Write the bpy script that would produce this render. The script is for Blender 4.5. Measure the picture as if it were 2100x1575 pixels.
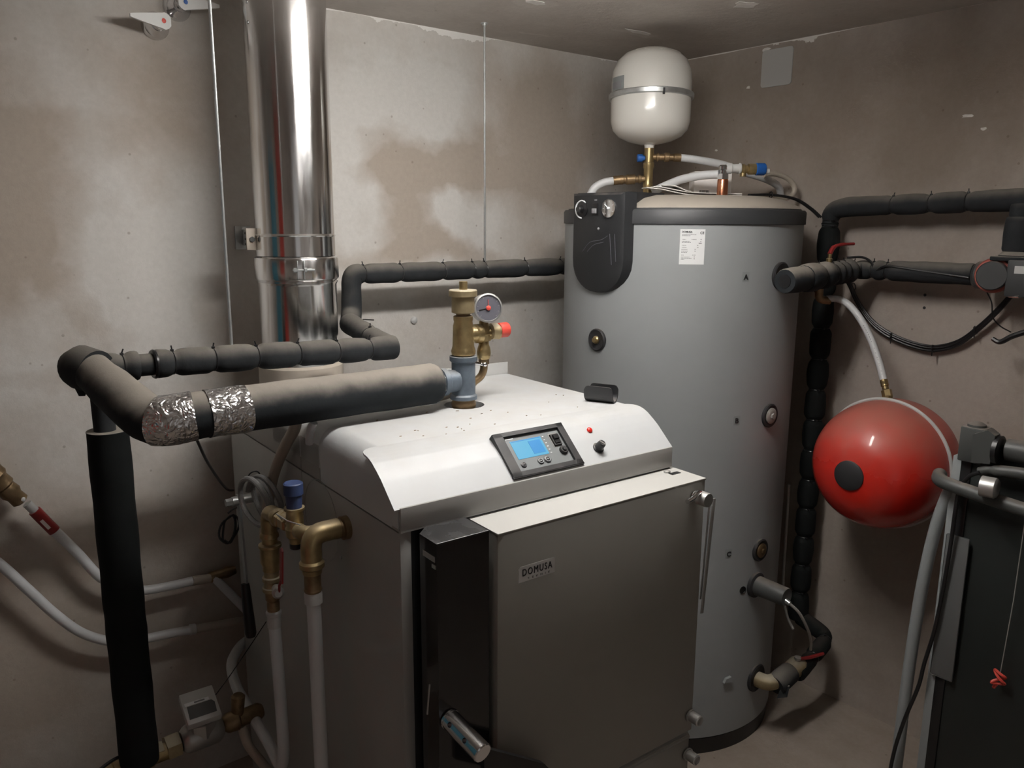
import bpy, bmesh, math, random
from mathutils import Vector, Matrix
random.seed(7)
PI = math.pi
SC = bpy.context.scene
COL = SC.collection
for o in list(bpy.data.objects):
    bpy.data.objects.remove(o)

# ------------------------------------------------------------------ camera
cd = bpy.data.cameras.new('camera')
cam = bpy.data.objects.new('camera', cd)
COL.objects.link(cam)
SC.camera = cam
cd.sensor_fit = 'HORIZONTAL'
cd.sensor_width = 36.0
cd.lens = 1647.56 / 2100 * 36.0
cd.clip_start = 0.02
_p, _r, _y = 0.198964, 0.00541939, 0.89010704
_F = Vector((math.cos(_y)*math.cos(_p), math.sin(_y)*math.cos(_p), -math.sin(_p)))
_R0 = Vector((math.sin(_y), -math.cos(_y), 0))
_U0 = _R0.cross(_F)
_R = _R0*math.cos(_r) + _U0*math.sin(_r)
_U = -_R0*math.sin(_r) + _U0*math.cos(_r)
_m = Matrix((_R, _U, -_F)).transposed().to_4x4()
_m.translation = Vector((-2.52967, -2.27893, 1.66))
cam.matrix_world = _m

# ------------------------------------------------------------------ world, view
w = bpy.data.worlds.new('world')
SC.world = w
w.use_nodes = True
w.node_tree.nodes['Background'].inputs[0].default_value = (0.80, 0.88, 1.0, 1)
w.node_tree.nodes['Background'].inputs[1].default_value = 0.02
SC.view_settings.view_transform = 'Standard'
SC.view_settings.look = 'None'
SC.view_settings.gamma = 1
SC.view_settings.use_curve_mapping = False
SC.view_settings.exposure = 0.13
LAMP_W = 86.0          # strength of the glowing tubes (emission)
H = 2.264              # room height

# ------------------------------------------------------------------ materials
def nt(name):
    m = bpy.data.materials.new(name)
    m.use_nodes = True
    t = m.node_tree
    return m, t, t.nodes['Principled BSDF']

def mat(name, col, rough=0.5, metal=0.0, dust=0.0, dustcol=(0.30, 0.25, 0.21), var=0.0, vscale=12.0,
        bump=0.0, bscale=200.0, coat=0.0, emit=None, estr=0.0, spec=0.5, rvar=0.0, stretch=None, dlow=0.25, dhigh=0.9, wrinkle=0.0):
    m, t, b = nt(name)
    N, L = t.nodes, t.links
    b.inputs['Roughness'].default_value = rough
    b.inputs['Metallic'].default_value = metal
    b.inputs['Coat Weight'].default_value = coat
    b.inputs['Specular IOR Level'].default_value = spec
    if emit:
        b.inputs['Emission Color'].default_value = (*emit, 1)
        b.inputs['Emission Strength'].default_value = estr
    tc = N.new('ShaderNodeTexCoord')
    vec = tc.outputs['Object']
    if stretch:
        mp = N.new('ShaderNodeMapping'); mp.inputs['Scale'].default_value = stretch
        L.new(vec, mp.inputs[0]); vec = mp.outputs[0]
    out = None
    rgb = N.new('ShaderNodeRGB'); rgb.outputs[0].default_value = (*col, 1)
    out = rgb.outputs[0]
    if var or rvar:
        n = N.new('ShaderNodeTexNoise'); n.inputs['Scale'].default_value = vscale
        n.inputs['Detail'].default_value = 5; n.inputs['Roughness'].default_value = 0.6
        L.new(vec, n.inputs['Vector'])
        if var:
            mr = N.new('ShaderNodeMapRange')
            mr.inputs[1].default_value = 0.3; mr.inputs[2].default_value = 0.7
            mr.inputs[3].default_value = 1 - var; mr.inputs[4].default_value = 1 + var
            L.new(n.outputs[0], mr.inputs[0])
            mx = N.new('ShaderNodeVectorMath'); mx.operation = 'SCALE'
            L.new(out, mx.inputs[0]); L.new(mr.outputs[0], mx.inputs['Scale'])
            out = mx.outputs[0]
        if rvar:
            mr = N.new('ShaderNodeMapRange')
            mr.inputs[1].default_value = 0.3; mr.inputs[2].default_value = 0.7
            mr.inputs[3].default_value = max(0.02, rough - rvar); mr.inputs[4].default_value = rough + rvar
            L.new(n.outputs[0], mr.inputs[0]); L.new(mr.outputs[0], b.inputs['Roughness'])
    if dust:
        g = N.new('ShaderNodeNewGeometry'); sp = N.new('ShaderNodeSeparateXYZ')
        L.new(g.outputs['Normal'], sp.inputs[0])
        n2 = N.new('ShaderNodeTexNoise'); n2.inputs['Scale'].default_value = 18
        n2.inputs['Detail'].default_value = 6
        L.new(tc.outputs['Object'], n2.inputs['Vector'])
        ad = N.new('ShaderNodeMath'); ad.operation = 'MULTIPLY_ADD'
        ad.inputs[1].default_value = 0.6; ad.inputs[2].default_value = -0.3
        L.new(n2.outputs[0], ad.inputs[0])
        a2 = N.new('ShaderNodeMath'); a2.operation = 'ADD'
        L.new(ad.outputs[0], a2.inputs[0]); L.new(sp.outputs[2], a2.inputs[1])
        mr = N.new('ShaderNodeMapRange'); mr.interpolation_type = 'SMOOTHSTEP'
        mr.inputs[1].default_value = dlow; mr.inputs[2].default_value = dhigh
        mr.inputs[3].default_value = 0.0; mr.inputs[4].default_value = dust
        L.new(a2.outputs[0], mr.inputs[0])
        mix = N.new('ShaderNodeMix'); mix.data_type = 'RGBA'
        L.new(mr.outputs[0], mix.inputs['Factor'])
        L.new(out, mix.inputs['A']); mix.inputs['B'].default_value = (*dustcol, 1)
        out = mix.outputs['Result']
        if metal > 0 or rough < 0.5:
            mm = N.new('ShaderNodeMath'); mm.operation = 'SUBTRACT'; mm.inputs[0].default_value = 1
            L.new(mr.outputs[0], mm.inputs[1])
            mk = N.new('ShaderNodeMath'); mk.operation = 'MULTIPLY'; mk.inputs[1].default_value = metal
            L.new(mm.outputs[0], mk.inputs[0]); L.new(mk.outputs[0], b.inputs['Metallic'])
            mq = N.new('ShaderNodeMath'); mq.operation = 'MULTIPLY_ADD'
            mq.inputs[1].default_value = 0.8 - rough; mq.inputs[2].default_value = rough
            L.new(mr.outputs[0], mq.inputs[0]); L.new(mq.outputs[0], b.inputs['Roughness'])
    L.new(out, b.inputs['Base Color'])
    if bump:
        n3 = N.new('ShaderNodeTexNoise'); n3.inputs['Scale'].default_value = bscale
        n3.inputs['Detail'].default_value = 4
        L.new(vec, n3.inputs['Vector'])
        bp = N.new('ShaderNodeBump'); bp.inputs['Strength'].default_value = bump
        bp.inputs['Distance'].default_value = 0.002
        L.new(n3.outputs[0], bp.inputs['Height']); L.new(bp.outputs[0], b.inputs['Normal'])
    if wrinkle:
        v = N.new('ShaderNodeTexVoronoi'); v.feature = 'DISTANCE_TO_EDGE'; v.inputs['Scale'].default_value = 55
        n4 = N.new('ShaderNodeTexNoise'); n4.inputs['Scale'].default_value = 30
        L.new(tc.outputs['Object'], n4.inputs['Vector'])
        mxv = N.new('ShaderNodeMix'); mxv.data_type = 'VECTOR'; mxv.inputs['Factor'].default_value = 0.08
        L.new(tc.outputs['Object'], mxv.inputs['A']); L.new(n4.outputs['Color'], mxv.inputs['B'])
        L.new(mxv.outputs['Result'], v.inputs['Vector'])
        bp = N.new('ShaderNodeBump'); bp.inputs['Strength'].default_value = wrinkle
        bp.inputs['Distance'].default_value = 0.004
        L.new(v.outputs['Distance'], bp.inputs['Height']); L.new(bp.outputs[0], b.inputs['Normal'])
    return m

def plaster(name, light, dark, axis, blobs, white_z=None, thresh=(0.38, 0.62), chips=True, dirt=None):
    """patchy trowelled plaster. axis: the two object axes of the surface; blobs: (u, v, ru, rv, amount) stains and tone patches (amount>0 brown, <0 pale)"""
    m, t, b = nt(name)
    N, L = t.nodes, t.links
    b.inputs['Roughness'].default_value = 0.85
    b.inputs['Specular IOR Level'].default_value = 0.25
    tc = N.new('ShaderNodeTexCoord'); P = tc.outputs['Object']
    def math_(op, a, bb=None, c=None):
        n = N.new('ShaderNodeMath'); n.operation = op
        for i, v in enumerate((a, bb, c)):
            if v is None: continue
            if isinstance(v, (int, float)): n.inputs[i].default_value = v
            else: L.new(v, n.inputs[i])
        return n.outputs[0]
    def noise(sc, det=5, rough=0.6, vec=P):
        n = N.new('ShaderNodeTexNoise'); n.inputs['Scale'].default_value = sc
        n.inputs['Detail'].default_value = det; n.inputs['Roughness'].default_value = rough
        L.new(vec, n.inputs['Vector']); return n
    # wobble the coordinates so that stains and patches have natural edges
    nw = noise(3.2, 4)
    wob = N.new('ShaderNodeVectorMath'); wob.operation = 'MULTIPLY_ADD'
    wob.inputs[1].default_value = (0.22, 0.22, 0.22); 
    sub = N.new('ShaderNodeVectorMath'); sub.operation = 'SUBTRACT'; sub.inputs[1].default_value = (0.5, 0.5, 0.5)
    L.new(nw.outputs['Color'], sub.inputs[0]); L.new(sub.outputs[0], wob.inputs[0]); L.new(P, wob.inputs[2])
    sp = N.new('ShaderNodeSeparateXYZ'); L.new(wob.outputs[0], sp.inputs[0])
    sp0 = N.new('ShaderNodeSeparateXYZ'); L.new(P, sp0.inputs[0])
    U = sp.outputs[axis[0]]; V = sp.outputs[axis[1]]
    tot = None
    for (u, v, ru, rv, a) in blobs:
        du = math_('MULTIPLY', math_('SUBTRACT', U, u), 1/ru)
        dv = math_('MULTIPLY', math_('SUBTRACT', V, v), 1/rv)
        d2 = math_('ADD', math_('MULTIPLY', du, du), math_('MULTIPLY', dv, dv))
        mr = N.new('ShaderNodeMapRange'); mr.interpolation_type = 'SMOOTHSTEP'
        mr.inputs[1].default_value = 0.0; mr.inputs[2].default_value = 2.0
        mr.inputs[3].default_value = a; mr.inputs[4].default_value = 0
        L.new(d2, mr.inputs[0])
        tot = mr.outputs[0] if tot is None else math_('ADD', tot, mr.outputs[0])
    n1 = noise(2.3, 6, 0.62); n2 = noise(9, 5, 0.6)
    f = math_('ADD', math_('MULTIPLY', n1.outputs[0], 0.72), math_('MULTIPLY', n2.outputs[0], 0.28))
    mr = N.new('ShaderNodeMapRange'); mr.inputs[1].default_value = thresh[0]; mr.inputs[2].default_value = thresh[1]
    L.new(f, mr.inputs[0]); fac = mr.outputs[0]
    if tot is not None: fac = math_('ADD', math_('MULTIPLY', fac, 0.6), tot)
    cl = N.new('ShaderNodeClamp'); L.new(fac, cl.inputs[0]); fac = cl.outputs[0]
    mix = N.new('ShaderNodeMix'); mix.data_type = 'RGBA'
    mix.inputs['A'].default_value = (*light, 1); mix.inputs['B'].default_value = (*dark, 1)
    L.new(fac, mix.inputs['Factor']); out = mix.outputs['Result']
    # fine speckle and pits
    n3 = noise(60, 3, 0.7)
    mr = N.new('ShaderNodeMapRange'); mr.inputs[1].default_value = 0.3; mr.inputs[2].default_value = 0.7
    mr.inputs[3].default_value = 0.955; mr.inputs[4].default_value = 1.04
    L.new(n3.outputs[0], mr.inputs[0])
    sc = N.new('ShaderNodeVectorMath'); sc.operation = 'SCALE'; L.new(out, sc.inputs[0]); L.new(mr.outputs[0], sc.inputs['Scale'])
    out = sc.outputs[0]
    vo = N.new('ShaderNodeTexVoronoi'); vo.inputs['Scale'].default_value = 16; vo.inputs['Randomness'].default_value = 1
    mp = N.new('ShaderNodeMapping'); mp.inputs['Rotation'].default_value = (0.3, 0.7, 0.4)
    L.new(P, mp.inputs[0]); L.new(mp.outputs[0], vo.inputs['Vector'])
    pit = N.new('ShaderNodeMapRange'); pit.inputs[1].default_value = 0.045; pit.inputs[2].default_value = 0.07
    pit.inputs[3].default_value = 0.45; pit.inputs[4].default_value = 0.0
    L.new(vo.outputs['Distance'], pit.inputs[0])
    mix = N.new('ShaderNodeMix'); mix.data_type = 'RGBA'; L.new(pit.outputs[0], mix.inputs['Factor'])
    L.new(out, mix.inputs['A']); mix.inputs['B'].default_value = (dark[0]*.5, dark[1]*.45, dark[2]*.4, 1); out = mix.outputs['Result']
    if white_z is not None:
        # chipped white filler along the joint with the ceiling
        n5 = noise(9, 5, 0.7); n6 = noise(1.7, 2)
        zz = sp0.outputs[2]
        edge = math_('SUBTRACT', white_z, zz)
        lim = math_('MULTIPLY', math_('MAXIMUM', math_('SUBTRACT', math_('ADD', math_('MULTIPLY', n5.outputs[0], .7), math_('MULTIPLY', n6.outputs[0], .6)), 0.70), 0.0), 0.16)
        lt = math_('LESS_THAN', edge, math_('ADD', lim, math_('MULTIPLY', math_('SUBTRACT', n6.outputs[0], 0.44), 0.035)))
        mix = N.new('ShaderNodeMix'); mix.data_type = 'RGBA'
        L.new(math_('MULTIPLY', lt, 0.85), mix.inputs['Factor'])
        L.new(out, mix.inputs['A']); mix.inputs['B'].default_value = (0.84, 0.82, 0.79, 1); out = mix.outputs['Result']
    L.new(out, b.inputs['Base Color'])
    nb = noise(38, 6, 0.62); nb2 = noise(7, 3, 0.5); nb3 = noise(260, 2)
    h = math_('ADD', math_('ADD', math_('MULTIPLY', nb.outputs[0], .35), math_('MULTIPLY', nb2.outputs[0], .6)), math_('MULTIPLY', nb3.outputs[0], .08))
    bp = N.new('ShaderNodeBump'); bp.inputs['Strength'].default_value = 0.45; bp.inputs['Distance'].default_value = 0.008
    L.new(h, bp.inputs['Height']); L.new(bp.outputs[0], b.inputs['Normal'])
    return m

MT = {}
MT['foam'] = mat('foam_insulation', (0.021, 0.023, 0.0255), 0.85, spec=0.25, dust=0.85, dustcol=(0.185, 0.17, 0.15), var=0.2, bump=0.3, bscale=120, dlow=0.0, dhigh=1.15)
MT['foam_clean'] = mat('foam_insulation_clean', (0.007, 0.0085, 0.0085), 0.85, spec=0.2, dust=0.4, dustcol=(0.08, 0.065, 0.055), var=0.25, bump=0.3, bscale=120, dlow=0.5, dhigh=1.2)
MT['foam_dusty'] = mat('foam_insulation_dusty', (0.020, 0.023, 0.026), 0.85, spec=0.2, dust=1.0, dustcol=(0.26, 0.235, 0.205), var=0.2, bump=0.25, bscale=120, dlow=0.1, dhigh=0.95)
MT['tie'] = mat('black_nylon', (0.012, 0.012, 0.013), 0.3)
MT['white'] = mat('boiler_enamel', (0.56, 0.575, 0.585), 0.38, var=0.04, vscale=6, dust=0.55, dustcol=(0.53, 0.505, 0.465), dlow=0.7, dhigh=1.3)
MT['panel'] = mat('boiler_side_enamel', (0.36, 0.355, 0.34), 0.42, var=0.05, vscale=5)
MT['door'] = mat('boiler_door_enamel', (0.29, 0.28, 0.255), 0.45, var=0.03, vscale=4, dust=0.95, dustcol=(0.56, 0.555, 0.53), dlow=0.3, dhigh=0.7)
MT['black'] = mat('black_steel', (0.010, 0.010, 0.011), 0.35, dust=0.5, dustcol=(0.10, 0.10, 0.10), dlow=0.8, dhigh=1.4)
MT['blackgloss'] = mat('black_gloss_paint', (0.012, 0.012, 0.013), 0.16, coat=0.3, dust=0.35, dustcol=(0.2, 0.2, 0.2), dlow=0.7, dhigh=1.3)
MT['plastic'] = mat('black_plastic', (0.022, 0.023, 0.025), 0.42, dust=0.5, dustcol=(0.25, 0.22, 0.2), dlow=0.6, dhigh=1.3)
MT['housing'] = mat('charcoal_moulded_plastic', (0.017, 0.018, 0.020), 0.5, bump=0.15, bscale=400, dust=0.8, dustcol=(0.34, 0.30, 0.27), dlow=0.6, dhigh=1.1)
MT['tank'] = mat('grey_tank_jacket', (0.285, 0.300, 0.305), 0.5, var=0.05, vscale=3, bump=0.08, bscale=300)
MT['lid'] = mat('dusty_tank_lid', (0.055, 0.055, 0.056), 0.6, dust=1.0, dustcol=(0.34, 0.305, 0.26), dlow=0.2, dhigh=0.8)
MT['band'] = mat('dark_grey_band', (0.035, 0.037, 0.04), 0.5)
MT['chrome'] = mat('chrome', (0.72, 0.72, 0.73), 0.12, metal=1.0)
MT['satin'] = mat('satin_chrome_dusty', (0.5, 0.5, 0.49), 0.42, metal=0.8, dust=0.4, dlow=0.4, dhigh=1.2)
MT['flue'] = mat('polished_stainless_steel', (0.80, 0.795, 0.79), 0.17, metal=1.0, rvar=0.06, vscale=7, stretch=(6, 6, 0.8))
_t = MT['flue'].node_tree; _b = _t.nodes['Principled BSDF']
_tg = _t.nodes.new('ShaderNodeTangent'); _tg.direction_type = 'RADIAL'; _tg.axis = 'Z'
_t.links.new(_tg.outputs[0], _b.inputs['Tangent']); _b.inputs['Anisotropic'].default_value = 0.75; _b.inputs['Anisotropic Rotation'].default_value = 0.25
MT['brass'] = mat('brass', (0.40, 0.305, 0.155), 0.36, metal=0.9, var=0.25, vscale=30, dust=0.5, dustcol=(0.42, 0.36, 0.27), dlow=0.35, dhigh=1.2)
MT['brassdull'] = mat('dull_brass', (0.36, 0.29, 0.17), 0.5, metal=0.7, var=0.2, vscale=30, dust=0.8, dustcol=(0.44, 0.40, 0.32), dlow=0.2, dhigh=1.1)
MT['brassdark'] = mat('aged_brass', (0.26, 0.18, 0.10), 0.42, metal=0.8, var=0.3, vscale=30)
MT['copper'] = mat('copper', (0.72, 0.30, 0.17), 0.25, metal=1.0, var=0.15, vscale=30)
MT['galv'] = mat('galvanised_iron', (0.115, 0.145, 0.18), 0.5, metal=0.35, var=0.25, vscale=25, bump=0.3, bscale=90, dust=0.6, dustcol=(0.30, 0.29, 0.27), dlow=0.3, dhigh=1.2)
MT['zinc'] = mat('zinc_plated_steel', (0.55, 0.57, 0.57), 0.35, metal=0.8, var=0.15, vscale=30)
MT['foil'] = mat('aluminium_foil_tape', (0.82, 0.82, 0.83), 0.2, metal=1.0, wrinkle=1.0)
MT['hose'] = mat('white_plastic_pipe', (0.62, 0.63, 0.64), 0.4, var=0.04, dust=0.3, dlow=0.5, dhigh=1.2)
MT['hosedusty'] = mat('dusty_beige_pipe', (0.42, 0.37, 0.31), 0.55, var=0.1)
MT['greyhose'] = mat('grey_braided_sleeve', (0.22, 0.22, 0.22), 0.5, bump=0.8, bscale=350)
MT['cable'] = mat('black_cable', (0.010, 0.010, 0.011), 0.4)
MT['greycable'] = mat('grey_cable', (0.30, 0.29, 0.27), 0.5)
MT['vessel'] = mat('cream_white_enamel', (0.70, 0.685, 0.64), 0.22, coat=0.25, dust=0.35, dustcol=(0.55, 0.45, 0.38), dlow=0.6, dhigh=1.4)
MT['red'] = mat('red_enamel', (0.55, 0.018, 0.010), 0.25, coat=0.3, dust=0.7, dustcol=(0.30, 0.17, 0.13), dlow=-0.15, dhigh=1.15)
MT['redplastic'] = mat('red_plastic', (0.62, 0.07, 0.05), 0.45)
MT['redgrip'] = mat('red_lever_sleeve', (0.26, 0.02, 0.02), 0.4)
MT['blue'] = mat('blue_plastic', (0.010, 0.085, 0.32), 0.45)
MT['darkblue'] = mat('dusty_dark_blue_plastic', (0.03, 0.05, 0.13), 0.55)
MT['paper'] = mat('paper', (0.80, 0.77, 0.72), 0.8)
MT['card'] = mat('white_cardboard', (0.80, 0.76, 0.73), 0.8)
MT['label'] = mat('white_label', (0.76, 0.77, 0.77), 0.4)
MT['ink'] = mat('black_ink', (0.015, 0.015, 0.017), 0.5)
MT['greyink'] = mat('grey_ink', (0.25, 0.25, 0.26), 0.6)
MT['letterpatch'] = mat('grey_sticker', (0.24, 0.26, 0.26), 0.4)
MT['wallplate'] = mat('pale_grey_cover_plate', (0.52, 0.52, 0.51), 0.5)
MT['led'] = mat('red_pilot_lens', (0.7, 0.03, 0.02), 0.15, coat=0.5)
MT['fascia'] = mat('grey_fascia_film', (0.23, 0.245, 0.25), 0.22, var=0.12, vscale=10)
MT['lcd'] = mat('backlit_blue_screen', (0.02, 0.10, 0.18), 0.25, emit=(0.17, 0.48, 0.68), estr=0.66)
MT['lcdink'] = mat('blue_screen_segments', (0.02, 0.10, 0.25), 0.3, emit=(0.05, 0.28, 0.55), estr=0.6)
MT['whiteink'] = mat('white_print', (0.8, 0.82, 0.84), 0.5)
MT['dial'] = mat('dark_gauge_face', (0.10, 0.10, 0.12), 0.3)
MT['darktable'] = mat('dark_table_board', (0.016, 0.019, 0.018), 0.45, var=0.15, vscale=4)
MT['darkplastic'] = mat('grey_moulded_bracket', (0.055, 0.058, 0.056), 0.5, dust=0.7, dustcol=(0.26, 0.22, 0.19), dlow=0.6, dhigh=1.2)
MT['tubegrey'] = mat('grey_painted_tube', (0.27, 0.29, 0.295), 0.35, var=0.05)
MT['flatgrey'] = mat('grey_painted_plate', (0.11, 0.115, 0.115), 0.4)
MT['rubber'] = mat('black_rubber', (0.02, 0.02, 0.022), 0.6, dust=0.4, dlow=0.6, dhigh=1.3)
MT['teal'] = mat('teal_painted_board', (0.06, 0.26, 0.36), 0.5)
MT['lampglass'] = mat('glowing_lamp_tube', (0.9, 0.9, 0.9), 0.4, emit=(1.0, 0.975, 0.94), estr=LAMP_W)
MT['lampbody'] = mat('white_lamp_housing', (0.75, 0.75, 0.73), 0.5)
MT['pump'] = mat('dark_pump_body', (0.035, 0.037, 0.038), 0.5, dust=0.7, dustcol=(0.25, 0.2, 0.17), dlow=0.5, dhigh=1.1)
MT['pumpred'] = mat('dusty_red_pump_rim', (0.32, 0.07, 0.05), 0.5)
MT['glassgrey'] = mat('clear_meter_window', (0.10, 0.10, 0.10), 0.15)

L_ = (0.64, 0.62, 0.59); D_ = (0.43, 0.375, 0.32)
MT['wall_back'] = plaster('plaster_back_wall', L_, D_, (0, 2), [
    (-2.26, 1.74, .16, .30, .75), (-2.10, 1.42, .07, .22, .35), (-1.86, 1.98, .14, .22, .4), (-2.12, 1.86, .18, .06, .35),
    (-1.10, 1.80, .24, .055, .85), (-1.20, 1.90, .10, .07, .5), (-0.92, 1.84, .30, .06, .6), (-0.62, 1.95, .20, .34, .55), (-0.45, 1.85, .25, .35, .55),
    (-1.13, 1.68, .09, .14, .7), (-1.05, 1.56, .28, .04, .6), (-0.86, 1.90, .08, .2, .3), (-1.32, 1.72, .10, .1, -.3),
    (-1.06, 2.02, .22, .10, -.5), (-0.92, 1.68, .05, .07, -.5), (-0.66, 1.66, .22, .09, -.55), (-0.97, 1.70, .06, .06, -.4),
    (-1.95, 1.50, .22, .22, -.5), (-1.80, 1.75, .18, .10, -.25), (-1.38, 1.95, .16, .25, -.3),
    (-2.20, 1.20, .12, .2, -.2), (-1.97, 1.26, .30, .03, .5), (-1.78, 1.42, .06, .12, .35), (-1.0, 1.32, .16, .1, .25),
    (-2.19, 1.60, .04, .07, .5), (-2.13, 1.50, .05, .05, .5), (-2.07, 1.42, .05, .05, .45), (-2.00, 1.34, .06, .05, .4), (-1.0, 1.60, .05, .04, .5),
    (-2.05, 0.50, .9, .45, .6), (-2.0, 1.0, .3, .1, -.1)], white_z=H)  # broad low blob: brown dirt, made stronger to paint in the lower wall's dimness
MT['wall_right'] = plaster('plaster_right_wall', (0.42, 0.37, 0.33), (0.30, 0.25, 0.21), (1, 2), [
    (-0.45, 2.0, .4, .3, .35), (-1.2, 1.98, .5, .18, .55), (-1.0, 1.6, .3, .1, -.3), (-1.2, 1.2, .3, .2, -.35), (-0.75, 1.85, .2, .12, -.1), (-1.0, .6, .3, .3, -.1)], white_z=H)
MT['wall_plain'] = plaster('plaster_other_walls', (0.58, 0.54, 0.50), (0.44, 0.39, 0.35), (0, 2), [])
MT['ceiling'] = plaster('plaster_ceiling', (0.62, 0.58, 0.54), (0.47, 0.425, 0.39), (0, 1), [
    (-0.96, -0.43, .055, .035, -.9), (-0.47, -0.38, .09, .02, -.9), (-0.50, -0.80, .06, .05, -.7), (-0.72, -0.112, .06, .01, -.6),
    (-0.3, -0.2, .5, .25, .35), (-0.2, -1.1, .3, .3, .35)])
MT['floor'] = plaster('concrete_floor', (0.34, 0.29, 0.25), (0.25, 0.205, 0.17), (0, 1), [])
MT['patch'] = mat('white_filler', (0.82, 0.80, 0.77), 0.85, bump=0.5, bscale=60, var=0.1, vscale=40)

# ------------------------------------------------------------------ frames
BY_ = math.radians(-2.8)                       # the boiler stands a touch askew to the room
_u = Vector((math.cos(BY_), math.sin(BY_), 0)); _v = Vector((-math.sin(BY_), math.cos(BY_), 0))
def BW(x, y, z=0.0):
    q = _u*x + _v*y
    return Vector((q.x, q.y, z))
def WB(x, y, z=0.0):
    q = Vector((x, y, 0)); return Vector((q.dot(_u), q.dot(_v), z))

# ------------------------------------------------------------------ mesh builder
def frames(pts):
    out = []; n = len(pts); prev = None
    for i in range(n):
        a = pts[max(i-1, 0)]; b = pts[min(i+1, n-1)]
        t = (b-a)
        t = t.normalized() if t.length > 1e-9 else Vector((0, 0, 1))
        if prev is None:
            ref = Vector((0, 0, 1)) if abs(t.z) < 0.9 else Vector((0, 1, 0))
            nx = (ref - t*ref.dot(t)).normalized()
        else:
            nx = (prev - t*prev.dot(t)).normalized()
        prev = nx
        out.append((t, nx, t.cross(nx)))
    return out

def smooth_path(pts, rad=0.03, step=0.012, n=6):
    """round the corners of a polyline, then resample it"""
    P = [Vector(p) for p in pts]; out = [P[0]]
    for i in range(1, len(P)-1):
        a, b, c = P[i-1], P[i], P[i+1]
        d1 = (a-b); d2 = (c-b)
        r = min(rad, d1.length*.49, d2.length*.49)
        p1 = b + d1.normalized()*r; p2 = b + d2.normalized()*r
        for k in range(n+1):
            s = k/n; out.append(p1*(1-s)**2 + b*2*s*(1-s) + p2*s*s)
    out.append(P[-1])
    if step:
        res = [out[0]]; acc = 0
        for i in range(1, len(out)):
            seg = out[i]-out[i-1]; Ln = seg.length
            if Ln < 1e-7: continue
            k = max(1, int(Ln/step))
            for j in range(1, k+1): res.append(out[i-1]+seg*(j/k))
        out = res
    return out

def spline(pts, n=10):
    P = [Vector(p) for p in pts]; P = [P[0]*2-P[1]] + P + [P[-1]*2-P[-2]]; out = []
    for i in range(1, len(P)-2):
        a, b, c, d = P[i-1:i+3]
        for k in range(n):
            s = k/n
            out.append(0.5*((2*b)+(c-a)*s+(2*a-5*b+4*c-d)*s*s+(3*b-a-3*c+d)*s**3))
    out.append(P[-2]); return out

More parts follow.
